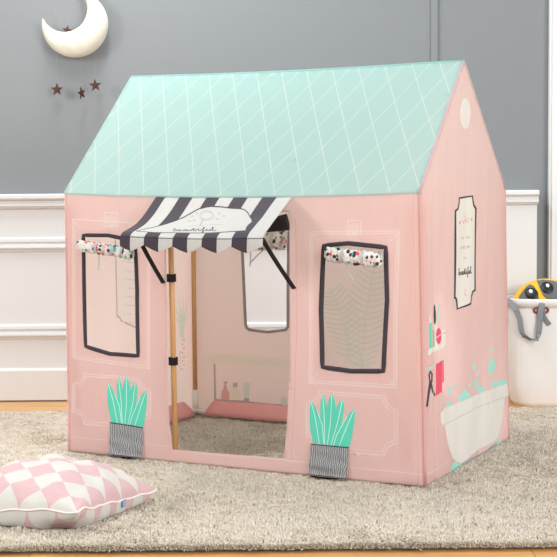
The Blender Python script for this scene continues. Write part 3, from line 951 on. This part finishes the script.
B_(c6([(288, 287), (314, 289), (310, 342), (292, 341)]), 'g_mint'); B_(c6([(292, 341), (310, 342), (310, 352), (292, 351)]), 'g_grey')
B_(c6(ell(432, 352, 12, 16, 14)), 'g_mint')
# fern fronds seen through the right-hand window
def frond(stem, sp_, ln, key='g_mint'):
    pts = subdiv(stem, sp_, closed=False)
    BS(stem, 1.0, key)
    n = len(pts)
    for i in range(1, n - 1):
        a, b = np.array(pts[i - 1]), np.array(pts[i + 1])
        t = (b - a) / np.linalg.norm(b - a)
        q = np.array([-t[1], t[0]])
        l = ln * math.sin(PI * (0.12 + 0.8 * i / n)) ** 0.7
        for sg in (-1, 1):
            e = np.array(pts[i]) + q * sg * l + t * l * 0.45
            BS([pts[i], tuple((np.array(pts[i]) + e) / 2 + t * l * -.05), tuple(e)], 1.35, key)
frond([(350, 362), (348, 345), (345, 330), (338, 305), (330, 288)], 6.0, 17)
frond([(362, 372), (363, 350), (365, 320), (370, 290), (374, 268)], 6.2, 20)
BS(ell(354, 355, 7, 10, 16), 0.6, 'g_mint', True)
BS([(349, 345), (357, 345), (362, 366), (345, 366)], 0.6, 'g_mint', True)
MB_ = ['lining', 'g_cream', 'g_grey', 'g_rose', 'g_mint', 'g_frame']
cloth('back_panel', [(0, 0), (W, 0), (W, HE), (0, HE)], [winB], br_, MB_, back, tent, 0.014, 0.0014, 'pink', flip=False)
binding('window_binding', winB, lambda u, v, o=0: back(u, v, -o), 0.0085, 'g_frame', tent)
# its blind, rolled up on the inside
bk = lambda u, v, o=0: back(u, v, -o)
blind(bk, hb((242.5, 238)), hb((289, 238)), 0.036, [0.25, 0.75], 14.0,
      [[(hb((253.2, 250)), .02), (hb((252.8, 258)), .016), (hb((251.3, 266.5)), .01)], [(hb((266, 250)), .02), (hb((258, 257)), .018), (hb((253, 262)), .014)]])

# ---- roof
def roof_front(u, t, out=0.0):
    s = u / W
    E = FLT * (1 - s) + FRT * s + np.array([0, 0, -sag(s)])
    R = RL * (1 - s) + RR * s + np.array([0, 0, -0.006 * math.sin(PI * s)])
    P = E * (1 - t) + R * t
    n = np.array([0, -(HR - HE), D / 2]); n /= np.linalg.norm(n)
    e = math.sin(PI * min(max(s, 0), 1)) ** 0.5
    bow = -0.008 * math.sin(PI * min(max(t, 0), 1)) * e + 0.0025 * nz(u * 3, t * 2.5, 31) * e
    return P + n * (bow + 0.003 + out) + off
def roof_back(u, t, out=0.0):
    s = u / W
    E = BLT * (1 - s) + RBT * s + np.array([0, 0, -sag(s)])
    R = RL * (1 - s) + RR * s + np.array([0, 0, -0.006 * math.sin(PI * s)])
    n = np.array([0, (HR - HE), D / 2]); n /= np.linalg.norm(n)
    return E * (1 - t) + R * t + n * 0.003 + off
rr = []
lw = 0.0026
for k in range(-9, 14):
    a, b = 0.355 + 0.083 * k, 0.345 + 0.083 * k
    for u0, du in ((a, -0.24), (b, 0.245)):
        t0, t1 = 0.0, 1.0
        uL, uR = 0.004, W - 0.004
        ts = []
        for lim in (uL, uR):
            ts.append((lim - u0) / du)
        t0, t1 = max(0, min(ts)), min(1, max(ts))
        if t1 - t0 < 0.03: continue
        q = lw / 2 / math.cos(math.atan(0.24 / 0.502)) 
        rr.append(([(u0 + du * t0 - q, t0), (u0 + du * t0 + q, t0), (u0 + du * t1 + q, t1), (u0 + du * t1 - q, t1)], 'roof_line'))
cloth('roof_panel', [(-.002, -.012), (W + .002, -.012), (W + .002, 1), (-.002, 1)], [], rr, ['mint', 'roof_line'], roof_front, tent, 0.03, 0.0016, 'roof_lining')
cloth('roof_panel', [(-.002, -.012), (W + .002, -.012), (W + .002, 1), (-.002, 1)], [], [], ['mint'], roof_back, tent, 0.05, 0.0016, 'roof_lining', flip=True)
tube('ridge_seam', [loc(RL[0] + (RR[0] - RL[0]) * k / 10, D / 2, HR - 0.006 * math.sin(PI * k / 10) + 0.001) for k in range(11)], 0.0035, MT['mint'], tent, 10)
# piped pink seams where the panels meet on the gable and at the corners
tube('corner_seam', [loc(*(FRB * (1 - k / 12) + FRT * k / 12 + np.array([0.0005, 0.002, 0]))) for k in range(13)], 0.004, MT['pink_seam'], tent, 10)
tube('corner_seam', [loc(*(RBB * (1 - k / 12) + RBT * k / 12)) for k in range(13)], 0.002, MT['pink'], tent, 10)
tube('corner_seam', [loc(*(FLB * (1 - k / 12) + FLT * k / 12 + np.array([0.001, 0.002, 0]))) for k in range(13)], 0.0025, MT['pink'], tent, 10)
tube('gable_seam', [loc(*(FRT * (1 - k / 10) + RR * k / 10)) for k in range(11)], 0.0042, MT['pink'], tent, 10)
tube('gable_seam', [loc(*(RBT * (1 - k / 10) + RR * k / 10)) for k in range(11)], 0.002, MT['pink'], tent, 10)

# ---- timber poles, corner joints
def pole(name, x, y, z0, z1, lean=(0, 0)):
    return tube(name, [loc(x, y, z0), loc(x + lean[0] / 2, y + lean[1] / 2, (z0 + z1) / 2), loc(x + lean[0], y + lean[1], z1)], 0.0078, MT['pine'], tent, 16)
def joint(x, y, dx, dy):
    bm = bmesh.new()
    add_tube(bm, [loc(x, y, -0.004), loc(x, y, 0.085)], 0.0115, 16)
    add_tube(bm, [loc(x, y, 0.012), loc(x + dx * 0.07, y, 0.012)], 0.011, 16)
    add_tube(bm, [loc(x, y, 0.012), loc(x, y + dy * 0.07, 0.012)], 0.011, 16)
    return from_bm('pole_joint', bm, MT['plastic'], tent)
inset = 0.021
for x, y in ((inset, inset), (W - inset, inset), (W - inset, D - inset), (inset, D - inset)):
    pole('pole', x, y, 0.02, HE - 0.03)
    joint(x, y, 1 if x < .5 else -1, 1 if y < .3 else -1)
dp = hf((171.8, 350))
pole('door_pole', dp[0] - 0.008, 0.016, -0.012, HE - 0.03, (-0.008, 0))
props(tent.children[-1])
tube('pole_foot', [loc(dp[0] - 0.008, 0.016, -0.014), loc(dp[0] - 0.008, 0.016, 0.022)], 0.0098, MT['plastic'], tent, 16)
# black loops that tie the panel to the door pole
for (px_, py_) in ((171.0, 279.5), (172.0, 362.5)):
    u, v = hf((px_, py_))
    u = dp[0] - 0.008 - 0.008 * v / HE
    ring = []
    for k in range(25):
        a = 2 * PI * k / 24
        ring.append(loc(u + 0.0005 + 0.0125 * math.cos(a), 0.014 + 0.0125 * math.sin(a), v))
    ribbon('pole_loop', ring, (0, 0, 1), 0.022, 0.0016, MT['black'], tent)

# ---- salmon flaps lying inwards over the rug at the foot of the walls
def flap(pts_top, pts_bot, n=18):
    bm = bmesh.new()
    rows = []
    for j in range(6):
        t = j / 5
        row = []
        for i in range(n + 1):
            s = i / n
            A = pts_top[0] * (1 - s) + pts_top[1] * s
            B = pts_bot[0] * (1 - s) + pts_bot[1] * s
            P = A * (1 - t) + B * t + np.array([0, 0, 0.004 * nz(s * 6, t * 2, 40) + 0.006 * math.sin(PI * t)])
            row.append(bm.verts.new(loc(*P)))
        rows.append(row)
    for r0, r1 in zip(rows, rows[1:]):
        for i in range(n): bm.faces.new((r0[i], r0[i + 1], r1[i + 1], r1[i]))
    o = from_bm('floor_flap', bm, MT['salmon'], tent, recalc=False)
    s = o.modifiers.new('thickness', 'SOLIDIFY'); s.thickness = 0.0014
    return o
ua, ub = hb((215, 408))[0] + 0.01, W - 0.06
flap([np.array([ua, D - .012, .052]), np.array([ub, D - .012, .052])], [np.array([ua - .03, D - .04, .004]), np.array([ub + .02, D - .04, .004])])
flap([np.array([.012, .07, .052]), np.array([.012, D - .085, .052])], [np.array([.04, .05, .004]), np.array([.04, D - .055, .004])])

# ---- awning
AU0, AU1, AF0, AF1 = 0.314, 0.738, 0.322, 0.752
def awn(a, b, out=0.0):
    u0 = AU0 + (AU1 - AU0) * a
    P0 = front(u0, HE - 0.004, 0.004) - off
    P1 = np.array([AF0 + (AF1 - AF0) * a, -0.20, 0.650 - 0.004 * math.sin(PI * a)])
    P = P0 * (1 - b) + P1 * b
    s_ = 0.017 * (1 - a) + 0.004 * a + 0.005 * math.sin(PI * a)
    P[2] -= s_ * math.sin(PI * b) ** 1.2
    P[2] += 0.012 * a * (max(0, math.sin(PI * min(1, b / .95)))) * 0.4
    P[2] += 0.0025 * nz(a * 6, b * 3, 50) * math.sin(PI * b)
    k = max(0, (b - 0.9) / 0.1)
    P[2] -= 0.006 * k * k
    return P + np.array([0, -out * 0.4, out]) + off
ar = []
PER, DW = 0.205, 0.10
ST = [-0.028 + PER * k for k in range(5)]
for s in ST:
    ar.append(([(max(0, s), 0), (s + DW, 0), (s + DW, 1), (max(0, s), 1)], 'dark'))
ha = homography([(157, 198), (293, 201), (262, 236), (120.4, 236.5)], [(0, 0), (1, 0), (1, 1), (0, 1)])
cart = [(138, 231.6), (150.4, 226), (170, 219.6), (190, 212.6), (204, 207.4), (212, 206.1), (217, 205.7), (228, 206.6), (236, 207.9), (245, 208.6), (248.6, 209.6), (251.5, 212), (253.2, 216), (254.6, 219), (254.4, 222), (250.5, 225.4), (248.2, 228.8), (248, 231.0), (200, 232.3), (156, 232.6)]
ar.append((uvs(ha, cart), 'white'))
def AS(pts, w, key, closed=False): stroke(ha, ar, pts, w, key, closed)
AS(cart, 0.9, 'dark', True)
AS(ell(212, 212.8, 7.2, 3.7, 22, -.2), 0.5, 'g_frame', True); AS(ell(212, 212.8, 5.8, 2.8, 20), 0.3, 'grey_print', True)
AS([(208.5, 216), (206.5, 219), (205, 221.5)], 1.0, 'g_frame')
AS([(193.5, 222.3), (226, 222.0)], 0.4, 'grey_print')
for q in [(197.5, 213.2), (194.5, 217.2), (199, 216.6), (225, 211.5), (229, 214.2), (222.6, 216.6), (202, 211)]:
    AS(ell(q[0], q[1], 1.2, .7, 8), 0.45, 'grey_print', True)
word('beautiful', SCR, 177.5, 229.9, 43.0, 2.2, -0.02, 0.75, 'dark', AS)
awning = cloth('awning', [(0, 0), (1, 0), (1, 1), (0, 1)], [], ar, ['white', 'dark', 'g_frame', 'grey_print'], awn, tent, 0.02, 0.0014, flip=True, offset=0)
# scalloped valance
def vbot(a):
    ph = ((a - ST[0]) / PER) % 1.0
    return 0.021 + 0.017 * (1 - abs(2 * ph - 1) ** 1.35)
vo = [(0, 0)] + [(1, 0)] + [(a, vbot(a)) for a in np.linspace(1, 0, 120)]
def val(a, w):
    P = awn(a, 1.0) - off
    return P + np.array([0, -0.004 * math.sin(min(1, w / 0.03) * PI / 2) + 0.18 * w * 0.3 + 0.002 * math.sin(a * 2 * PI / PER), -w]) + off
vr = []
for s in ST:
    vr.append(([(max(0, s), 0), (s + DW, 0), (s + DW, .06), (max(0, s), .06)], 'dark'))
vr.append(([(0, .0005), (1, .0005), (1, .0022), (0, .0022)], 'dark'))
def valm(a, w): return val(a, w)
vo_s = [(a, b * 8) for a, b in vo]                       # stretch so that the triangles stay even
vr_s = [([(a, b * 8) for a, b in p_], k) for p_, k in vr]
cloth('valance', vo_s, [], vr_s, ['white', 'dark'], lambda a, b: valm(a, b / 8), tent, 0.02, 0.0014, flip=True, offset=0)
# straps that hold the awning out
def hang(p0, p1, w):
    p0, p1 = np.array(p0), np.array(p1)
    pts = [p0 * (1 - t) + p1 * t + np.array([0, 0, -0.003 * math.sin(PI * t)]) for t in np.linspace(0, 1, 12)]
    return ribbon('awning_strap', pts, (0.8, -0.3, 0.5), w, 0.0022, MT['black'], tent)
tl = hf((164.6, 283)); tr = hf((293.6, 288.5))
hang(awn(0.10, 0.93) + np.array([0, 0, -.004]), front(tl[0] - .002, tl[1], .003), 0.012)
hang(awn(0.985, 0.98) + np.array([0, 0, -.004]), front(tr[0] + .004, tr[1], .004), 0.012)
# the rolled-up dark door flap under the awning's right end
bm = bmesh.new()
q = hf((287, 222))
c0 = front(q[0] + .012, q[1], 0.0) + np.array([0, -.02, 0])
ax = Vector((-0.75, -0.20, -0.14)).normalized()
prof = []
n_s = 80
side = ax.cross(Vector((0, 0, 1))).normalized(); upv = side.cross(ax).normalized()
rings = []
for j in range(9):
    t = j / 8
    ctr_ = Vector(c0) + ax * 0.11 * t
    ring = []
    for k in range(n_s + 1):
        th = 2 * PI * 3.2 * k / n_s
        r_ = (0.004 + 0.019 * k / n_s) * (1 - 0.45 * t)
        ring.append(bm.verts.new(ctr_ + side * r_ * math.cos(th) * 0.8 + upv * r_ * math.sin(th)))
    rings.append(ring)
for r0, r1 in zip(rings, rings[1:]):
    for k in range(n_s): bm.faces.new((r0[k], r0[k + 1], r1[k + 1], r1[k]))
o = from_bm('rolled_strap', bm, MT['black'], tent, recalc=False)
s = o.modifiers.new('thickness', 'SOLIDIFY'); s.thickness = 0.0028; s.offset = 0

# ------------------------------------------------------------------ the cushion
def check_mat():
    m = cloth_mat('pink_white_diamond_cotton', (0.8, 0.8, 0.8), 0, 0.1)
    nt = m.node_tree
    uv = nd(nt, 'ShaderNodeUVMap')
    mp = nd(nt, 'ShaderNodeMapping')
    mp.inputs['Rotation'].default_value = (0, 0, PI / 4)
    mp.inputs['Location'].default_value = (0.0, 0.0, 0.5)
    nt.links.new(uv.outputs[0], mp.inputs[0])
    ck = nd(nt, 'ShaderNodeTexChecker')
    ck.inputs['Scale'].default_value = 1.0
    ck.inputs['Color1'].default_value = (0.57, 0.555, 0.515, 1)
    ck.inputs['Color2'].default_value = (0.565, 0.385, 0.39, 1)
    nt.links.new(mp.outputs[0], ck.inputs['Vector'])
    nt.links.new(ck.outputs[0], nt.nodes['Principled BSDF'].inputs['Base Color'])
    return m
MT['check'] = check_mat()
def make_pillow():
    Fc = np.array([-0.452, 3.015]); Rc = np.array([-0.308, 3.365])
    e1 = Rc - Fc; L = np.linalg.norm(e1); e1 /= L
    e2 = np.array([-e1[1], e1[0]])
    c = Fc + e1 * L / 2 + e2 * L / 2
    root = empty('cushion', (c[0], c[1], TB), math.atan2(e1[1], e1[0]), label='square pink and white diamond checked cushion lying on the rug', cat='cushion')
    n = 56
    h = L / 2
    bm = bmesh.new()
    uvl = bm.loops.layers.uv.new('UVMap')
    def shape(a, b):
        # plan: corners pulled out, edges drawn in
        pin = 1 - 0.075 * (1 - b * b) * abs(a) ** 3
        pin2 = 1 - 0.075 * (1 - a * a) * abs(b) ** 3
        return a * h * pin, b * h * pin2
    def seam_z(a, b):
        return 0.026 + 0.014 * (1 - a) / 2 + 0.018 * max(0, 1 - min(1, math.hypot(a + 1, b + 1) / 1.3)) + 0.010 * nz(a * 3, b * 3, 7)
    def prof(a, b): return (max(0, (1 - a * a)) * max(0, (1 - b * b))) ** 0.52
    grid = {}
    AB = [math.sin((-1 + 2 * i / n) * PI / 2) * .35 + (-1 + 2 * i / n) * .65 for i in range(n + 1)]
    for side_ in (1, -1):
        for i in range(n + 1):
            for j in range(n + 1):
                a, b = -1 + 2 * i / n, -1 + 2 * j / n
                a, b = math.sin(a * PI / 2) * .35 + a * .65, math.sin(b * PI / 2) * .35 + b * .65
                edge = i in (0, n) or j in (0, n)
                if edge and side_ == -1: continue
                x, y = shape(a, b)
                p_ = prof(a, b)
                sz = seam_z(a, b)
                rip = 0.012 * nz(a * 3.0, b * 3.0, 2.0) * p_ + 0.013 * nz(a * 7, b * 7, 4.0) * (1 - p_) * min(1, p_ * 6)
                if side_ == 1: z = sz + (0.128 - sz) * p_ + rip
                else:
                    z = max(0.0, sz - 0.085 * p_ ** 0.8 + rip * .5)
                grid[side_, i, j] = bm.verts.new((x, y, z - 0.004))
    g = lambda s_, i, j: grid.get((s_, i, j)) or grid[1, i, j]
    sc = 10.0 / math.sqrt(2)
    for side_ in (1, -1):
        for i in range(n):
            for j in range(n):
                vs_ = [g(side_, i, j), g(side_, i + 1, j), g(side_, i + 1, j + 1), g(side_, i, j + 1)]
                cs_ = [(i, j), (i + 1, j), (i + 1, j + 1), (i, j + 1)]
                if side_ == -1: vs_.reverse(); cs_.reverse()
                f = bm.faces.new(vs_)
                for l, (ii, jj) in zip(f.loops, cs_):
                    l[uvl].uv = ((AB[ii] * .5 + .5) * sc + .02, (AB[jj] * .5 + .5) * sc * 0.92 + (0.35 if side_ == -1 else 0))
    o = from_bm('cover', bm, MT['check'], root)
    # piped seam round the edge
    ringp = []
    for a, b in subdiv([(-1, -1), (1, -1), (1, 1), (-1, 1)], 0.06):
        x, y = shape(a, b)
        ringp.append((x * 1.004, y * 1.004, seam_z(a, b) - 0.004))
    ringp.append(ringp[0])
    MT['seam_cream'] = cloth_mat('cream_seam', (0.82, 0.72, 0.68), 0)
    tube('seam', ringp, 0.0022, MT['seam_cream'], root, 8)
    # little woven tag hanging from the right-hand edge
    a, b = 0.22, -1
    x, y = shape(a, b)
    z = seam_z(a, b)
    MT['tag_blue'] = plain('blue_tag', (0.16, 0.36, 0.55), 0.8)
    MT['tag_pink'] = plain('pink_tag', (0.72, 0.20, 0.30), 0.8)
    bm = bmesh.new()
    add_box(bm, x - .008, x + .008, y - .004, y - .0025, z - 0.021, z - .003)
    add_box(bm, x - .004, x + .006, y - .0046, y - .004, z - 0.017, z - .011)
    o = from_bm('care_tag', bm, [MT['tag_blue'], MT['tag_pink']], root, smooth=False)
    for i_, pl in enumerate(o.data.polygons): pl.material_index = 1 if i_ >= 6 else 0
make_pillow()

# ------------------------------------------------------------------ moon cushion and hanging stars
GW = WY + 0.045              # face of the grey wall
def make_moon():
    Y = GW - 0.035
    c1 = np.array([75.0, 24.4]); R1 = 32.7
    c2 = np.array([64.2, 9.0]); R2 = 23.4
    # crescent outline in pixels: outer arc then inner arc
    d = c2 - c1; L = np.linalg.norm(d)
    a_ = (R1 ** 2 - R2 ** 2 + L ** 2) / (2 * L); hq = math.sqrt(max(1, R1 ** 2 - a_ ** 2))
    base_ = c1 + d / L * a_; per = np.array([-d[1], d[0]]) / L
    t1, t2 = base_ + per * hq, base_ - per * hq
    ang = lambda p, c: math.atan2(p[1] - c[1], p[0] - c[0])
    o1, o2 = ang(t1, c1), ang(t2, c1)
    i1, i2 = ang(t1, c2), ang(t2, c2)
    # the outer arc runs on the side away from c2
    def arc(c, R, s, e, through, n):
        for sgn in (1, -1):
            span = ((e - s) * sgn) % (2 * PI)
            mid = s + sgn * span / 2
            if (np.array([math.cos(mid), math.sin(mid)]) @ through) > 0:
                return [c + R * np.array([math.cos(s + sgn * span * k / n), math.sin(s + sgn * span * k / n)]) for k in range(n + 1)]
    n = 60
    A = arc(c1, R1, o1, o2, -d, n); B = arc(c2, R2, i1, i2, -d, n)
    bm = bmesh.new()
    m_ = 12
    cen = at(75, 24, Y)
    rows = {}
    for side_ in (1, -1):
        for i in range(n + 1):
            pa, pb = at(*A[i], Y), at(*B[i], Y)
            wdt = np.linalg.norm(pa - pb)
            for j in range(m_ + 1):
                t = j / m_
                tt = 0.5 - 0.5 * math.cos(PI * t)
                edge = j in (0, m_) or i in (0, n)
                if edge and side_ == -1: continue
                P = pa * (1 - tt) + pb * tt
                th_ = 0.36 * wdt * math.sqrt(max(0, 4 * tt * (1 - tt))) * (1 + .10 * nz(i * .35, j * .4, 3) + .16 * nz(i * .9, 0, 5) * max(0, 1 - abs(j - 2) / 4) + .12 * nz(i * .8, 0, 9) * max(0, 1 - abs(j - m_ + 2) / 4))
                rows[side_, i, j] = bm.verts.new(P - cen + np.array([0, -side_ * th_ * (1 if side_ == 1 else .7), 0]))
    g = lambda s_, i, j: rows.get((s_, i, j)) or rows[1, i, j]
    for side_ in (1, -1):
        for i in range(n):
            for j in range(m_):
                bm.faces.new([g(side_, i, j), g(side_, i + 1, j), g(side_, i + 1, j + 1), g(side_, i, j + 1)])
    bmesh.ops.remove_doubles(bm, verts=bm.verts, dist=1e-5)
    MT['cream'] = cloth_mat('cream_moon_cotton', (0.66, 0.63, 0.53), 0, 0.15)
    root = empty('moon_cushion', tuple(cen), 0, label='cream padded crescent moon hanging on the grey wall', cat='wall cushion')
    from_bm('padded_body', bm, MT['cream'], root)
    ringp = [at(*q, Y) - cen for q in list(A) + list(reversed(B))[1:]]
    tube('seam', ringp, 0.0016, MT['cream'], root, 6)
    # hanging loop, out of sight above the frame
    tp = ringp[n] if ringp[n][2] > ringp[0][2] else ringp[0]
    MT['copper'] = plain('copper_leather', (0.062, 0.019, 0.012), 0.6, 0.25)
    ribbon('hanging_loop', [tp + np.array([0.002, 0, -.004]), tp + np.array([-.004, .01, .02]), tp + np.array([0, .03, .035])], (1, 0, 0), .006, .002, MT['cream'], root)
make_moon()

def star(px_, py_, rpx, Y, rot, yaw, label):
    c = at(px_, py_, Y)
    R = rpx / FPX * Y
    bm = bmesh.new()
    pts = []
    for k in range(10):
        a = PI / 2 + k * PI / 5 + rot
        r_ = R if k % 2 == 0 else R * 0.42
        pts.append((r_ * math.cos(a), r_ * math.sin(a)))
    F_ = [bm.verts.new((x, -0.0018, z)) for x, z in pts]; K_ = [bm.verts.new((x, 0.0018, z)) for x, z in pts]
    cf, cb = bm.verts.new((0, -0.0032, 0)), bm.verts.new((0, 0.0032, 0))
    for k in range(10):
        j = (k + 1) % 10
        bm.faces.new((cf, F_[k], F_[j])); bm.faces.new((cb, K_[j], K_[k])); bm.faces.new((F_[k], K_[k], K_[j], F_[j]))
    root = empty('hanging_star', tuple(c), yaw, label=label, cat='star', group='copper stars hanging by the wall')
    from_bm('star_body', bm, MT['copper'], root, smooth=False)
    top = R * math.sin(PI / 2 + rot) if rot < .3 else R * .8
    MT.setdefault('thread', plain('clear_thread', (0.5, 0.51, 0.52), 0.3))
    tube('thread', [(0, 0, R * 0.9), (0, 0, 2.7 - c[2])], 0.00012, MT['thread'], root, 5)
star(57, 89.6, 6.6, GW - 0.035, 0.0, -0.15, 'copper star at the left of the lower three hanging stars')
star(81.6, 93.2, 6.4, GW - 0.05, 0.25, 1.08, 'copper star turned edge-on between two flat-facing copper stars')
star(95.3, 85.4, 6.6, GW - 0.06, 0.08, 0.1, 'copper star nearest the mint roof, right of the turned star')
star(67.3, 30.6, 5.4, GW - 0.02, -0.15, 0.1, 'copper star peeking out from behind the cream moon')

# ------------------------------------------------------------------ canvas basket and the plush toy in it
MT['canvas'] = cloth_mat('white_canvas', (0.82, 0.81, 0.78), 0.06, 0.12)
MT['handle'] = cloth_mat('grey_webbing', (0.24, 0.25, 0.265), 0, 0.1)
MT['leather'] = plain('brown_leather', (0.20, 0.055, 0.03), 0.55)
BX, BY, BH = 1.005, 4.915, 0.383
bas = empty('storage_basket', (BX, BY, 0.0), 0, label='white canvas storage basket with grey handles by the wall', cat='basket')
def bas_pt(th, z, out=0.0):
    k = z / BH
    rx, ry = 0.172 + 0.010 * k, 0.094 + 0.006 * k
    e = 0.62                                     # squarish plan
    c_, s_ = math.cos(th), math.sin(th)
    X = math.copysign(abs(c_) ** e, c_); Y = math.copysign(abs(s_) ** e, s_)
    wv = 0.004 * nz(X * 3, Y * 3, z * 7) + 0.0022 * nz(th * 6, z * 6, 1.0)
    w = min(1, k * 5)
    sh = 1 - 0.05 * (1 - w) ** 2
    return np.array([X * (rx * sh + wv + out), Y * (ry * sh + wv * .5 + out), z])
bm = bmesh.new()
n, m_ = 96, 24
outer_r = []
for j in range(m_ + 1):
    z = BH * j / m_
    outer_r.append([bm.verts.new(bas_pt(2 * PI * k / n, z)) for k in range(n)])
rim = [bm.verts.new(bas_pt(2 * PI * k / n, BH, -0.002) + np.array([0, 0, .003])) for k in range(n)]
inner_r = []
for j in range(m_, 0, -4):
    z = BH * j / m_
    inner_r.append([bm.verts.new(bas_pt(2 * PI * k / n, z, -0.005)) for k in range(n)])
allr = outer_r + [rim] + inner_r
for r0, r1 in zip(allr, allr[1:]):
    for k in range(n): bm.faces.new((r0[k], r0[(k + 1) % n], r1[(k + 1) % n], r1[k]))
bm.faces.new(list(reversed(outer_r[0])))
bm.faces.new(inner_r[-1])
from_bm('canvas_body', bm, MT['canvas'], bas)
# folded hem round the mouth
bm = bmesh.new()
ringA = [[bm.verts.new(bas_pt(2 * PI * k / n, BH - 0.028 + dz, o_)) for k in range(n)] for dz, o_ in ((0, .0005), (0.0, .0022), (.027, .0024), (.030, .0005))]
for r0, r1 in zip(ringA, ringA[1:]):
    for k in range(n): bm.faces.new((r0[k], r0[(k + 1) % n], r1[(k + 1) % n], r1[k]))
from_bm('hem', bm, MT['canvas'], bas)
bpos = np.array([BX, BY, 0])
def on_bas(px_, py_, out):
    """point on the front of the basket under a pixel"""
    P = at(px_, py_, BY - 0.096) - bpos
    best = None
    for th in np.linspace(PI, 2 * PI, 400):
        q_ = bas_pt(th, P[2])
        dd = abs(q_[0] - P[0])
        if best is None or dd < best[0]: best = (dd, th)
    return bas_pt(best[1], max(0.01, P[2]), out)
def ring_tab(px_, py_):
    c = on_bas(px_, py_, 0.003)
    bm = bmesh.new()
    nu, nv = 24, 8
    rings = []
    for i in range(nu):
        a = 2 * PI * i / nu
        rings.append([bm.verts.new((c[0] + math.cos(a) * (0.0085 + .004 * math.cos(b)), c[1] - .0025 * math.sin(b), c[2] + math.sin(a) * (0.0085 + .004 * math.cos(b)))) for b in np.linspace(0, 2 * PI, nv, endpoint=False)])
    for i in range(nu):
        for k in range(nv):
            bm.faces.new((rings[i][k], rings[(i + 1) % nu][k], rings[(i + 1) % nu][(k + 1) % nv], rings[i][(k + 1) % nv]))
    return from_bm('leather_tab', bm, MT['leather'], bas)
for q_ in ((511.2, 310), (536.8, 310), (545.6, 310)): ring_tab(*q_)
hp = [(510.6, 306, .004), (512.5, 301, .010), (516, 303.5, .014), (520, 310, .014), (522.6, 320, .012), (524, 330, .012), (526.5, 335.5, .014), (532, 338.5, .016), (538.5, 339.4, .016), (540.2, 332, .013), (540.6, 322, .011), (541.2, 312, .010), (542, 306, .008), (542.4, 303, .004)]
ribbon('handle', [on_bas(*q_) for q_ in hp], [Vector((0.5, -.6, .6))] * 2 + [Vector((1, -.25, 0.25))] * 4 + [Vector((.6, -.8, .5)), Vector((.1, -1, .5)), Vector((.5, -.8, -.2))] + [Vector((1, -.2, 0))] * 5, 0.019, 0.003, MT['handle'], bas)
ribbon('handle_tail', [on_bas(*q_) for q_ in ((543.2, 308, .006), (543.8, 316, .006), (547, 321, .007), (550, 324.5, .006))], (0.7, -.3, .6), 0.014, 0.004, MT['handle'], bas)
ribbon('handle_tail', [on_bas(*q_) for q_ in ((510.4, 304, .006), (510.2, 314, .006), (510.6, 325, .005))], (1, -.2, 0), 0.012, 0.004, MT['handle'], bas)

def make_toy():
    Y = 4.915
    c = at(545.5, 306.5, Y)
    rx, ry, rz = 0.121, 0.078, 0.101
    bottom = 0.004
    MT['yellow'] = cloth_mat('yellow_plush', (0.86, 0.50, 0.035), 0, 0.2)
    MT['patch'] = cloth_mat('grey_plush', (0.15, 0.15, 0.155), 0, 0.1)
    MT['eye_black'] = plain('black_felt', (0.008, 0.008, 0.009), 0.45)
    MT['eye_white'] = plain('white_felt', (0.85, 0.85, 0.85), 0.6)
    root = empty('plush_toy', (c[0], c[1], bottom), 0, label='yellow and grey plush toy with round black eyes in the basket', cat='plush toy')
    hz = c[2] - bottom
    bm = bmesh.new()
    n = 48
    prof = [(0.02, 0.0), (0.55, 0.004), (0.66, 0.03), (0.70, 0.09), (0.74, hz - 0.12), (0.86, hz - 0.07)]
    for k in range(13):
        a = -0.45 + (PI / 2 + 0.45) * k / 12
        prof.append((max(0.01, math.cos(a)), hz + rz * math.sin(a)))
    rings = [[bm.verts.new((rx * r_ * math.cos(2 * PI * k / n), ry * r_ * math.sin(2 * PI * k / n), z)) for k in range(n)] for r_, z in prof]
    for r0, r1 in zip(rings, rings[1:]):
        for k in range(n): bm.faces.new((r0[k], r0[(k + 1) % n], r1[(k + 1) % n], r1[k]))
    bm.faces.new(list(reversed(rings[0]))); bm.faces.new(rings[-1])
    from_bm('plush_body', bm, MT['yellow'], root)
    def surf(x, z, o_):
        k = 1 - (x / rx) ** 2 - (max(z - hz, -0.03) / rz) ** 2
        return np.array([x, -ry * math.sqrt(max(0.0, k)) - o_, z])
    org = np.array([c[0], c[1], bottom])
    def loc_px(q_):
        P = at(q_[0], q_[1], Y - ry * .9) - org
        return (P[0], P[2])
    cz = crop(487, 260, 7.96)
    def patch(name, px_poly, key, o_, parent, dome=0.002):
        pl = [loc_px(q_) for q_ in px_poly]
        lim = [(x, z) for x, z in pl]
        cc = np.mean(lim, 0)
        rad = max(np.linalg.norm(np.array(q_) - cc) for q_ in lim)
        def fm(x, z):
            d_ = np.linalg.norm(np.array([x, z]) - cc) / rad
            return surf(x, z, o_ + dome * math.sqrt(max(0, 1 - d_ * d_)))
        return cloth(name, lim, [], [], [key], fm, parent, 0.006, 0.004, offset=1 if False else -1.0)
    l = patch('eye_patch', cz([(264, 330), (272, 292), (294, 260), (330, 220), (360, 200), (385, 210), (400, 245), (412, 305), (414, 340)]), 'patch', .0016, root)
    r = patch('eye_patch', cz([(418, 172), (470, 164), (540, 170), (610, 190), (660, 235), (680, 300), (600, 320), (520, 310), (475, 305), (447, 280), (428, 230)]), 'patch', .0016, root)
    for par, cx_, cy_, hx, hy in ((l, 360, 268, 354, 250), (r, 486, 222, 489, 204)):
        e_ = patch('eye', cz(ell(cx_, cy_, 49, 44, 24)), 'eye_black', .004, par, .005)
        patch('eye_highlight', cz(ell(hx, hy, 14, 14, 14)), 'eye_white', .0098, par, .001)
make_toy()
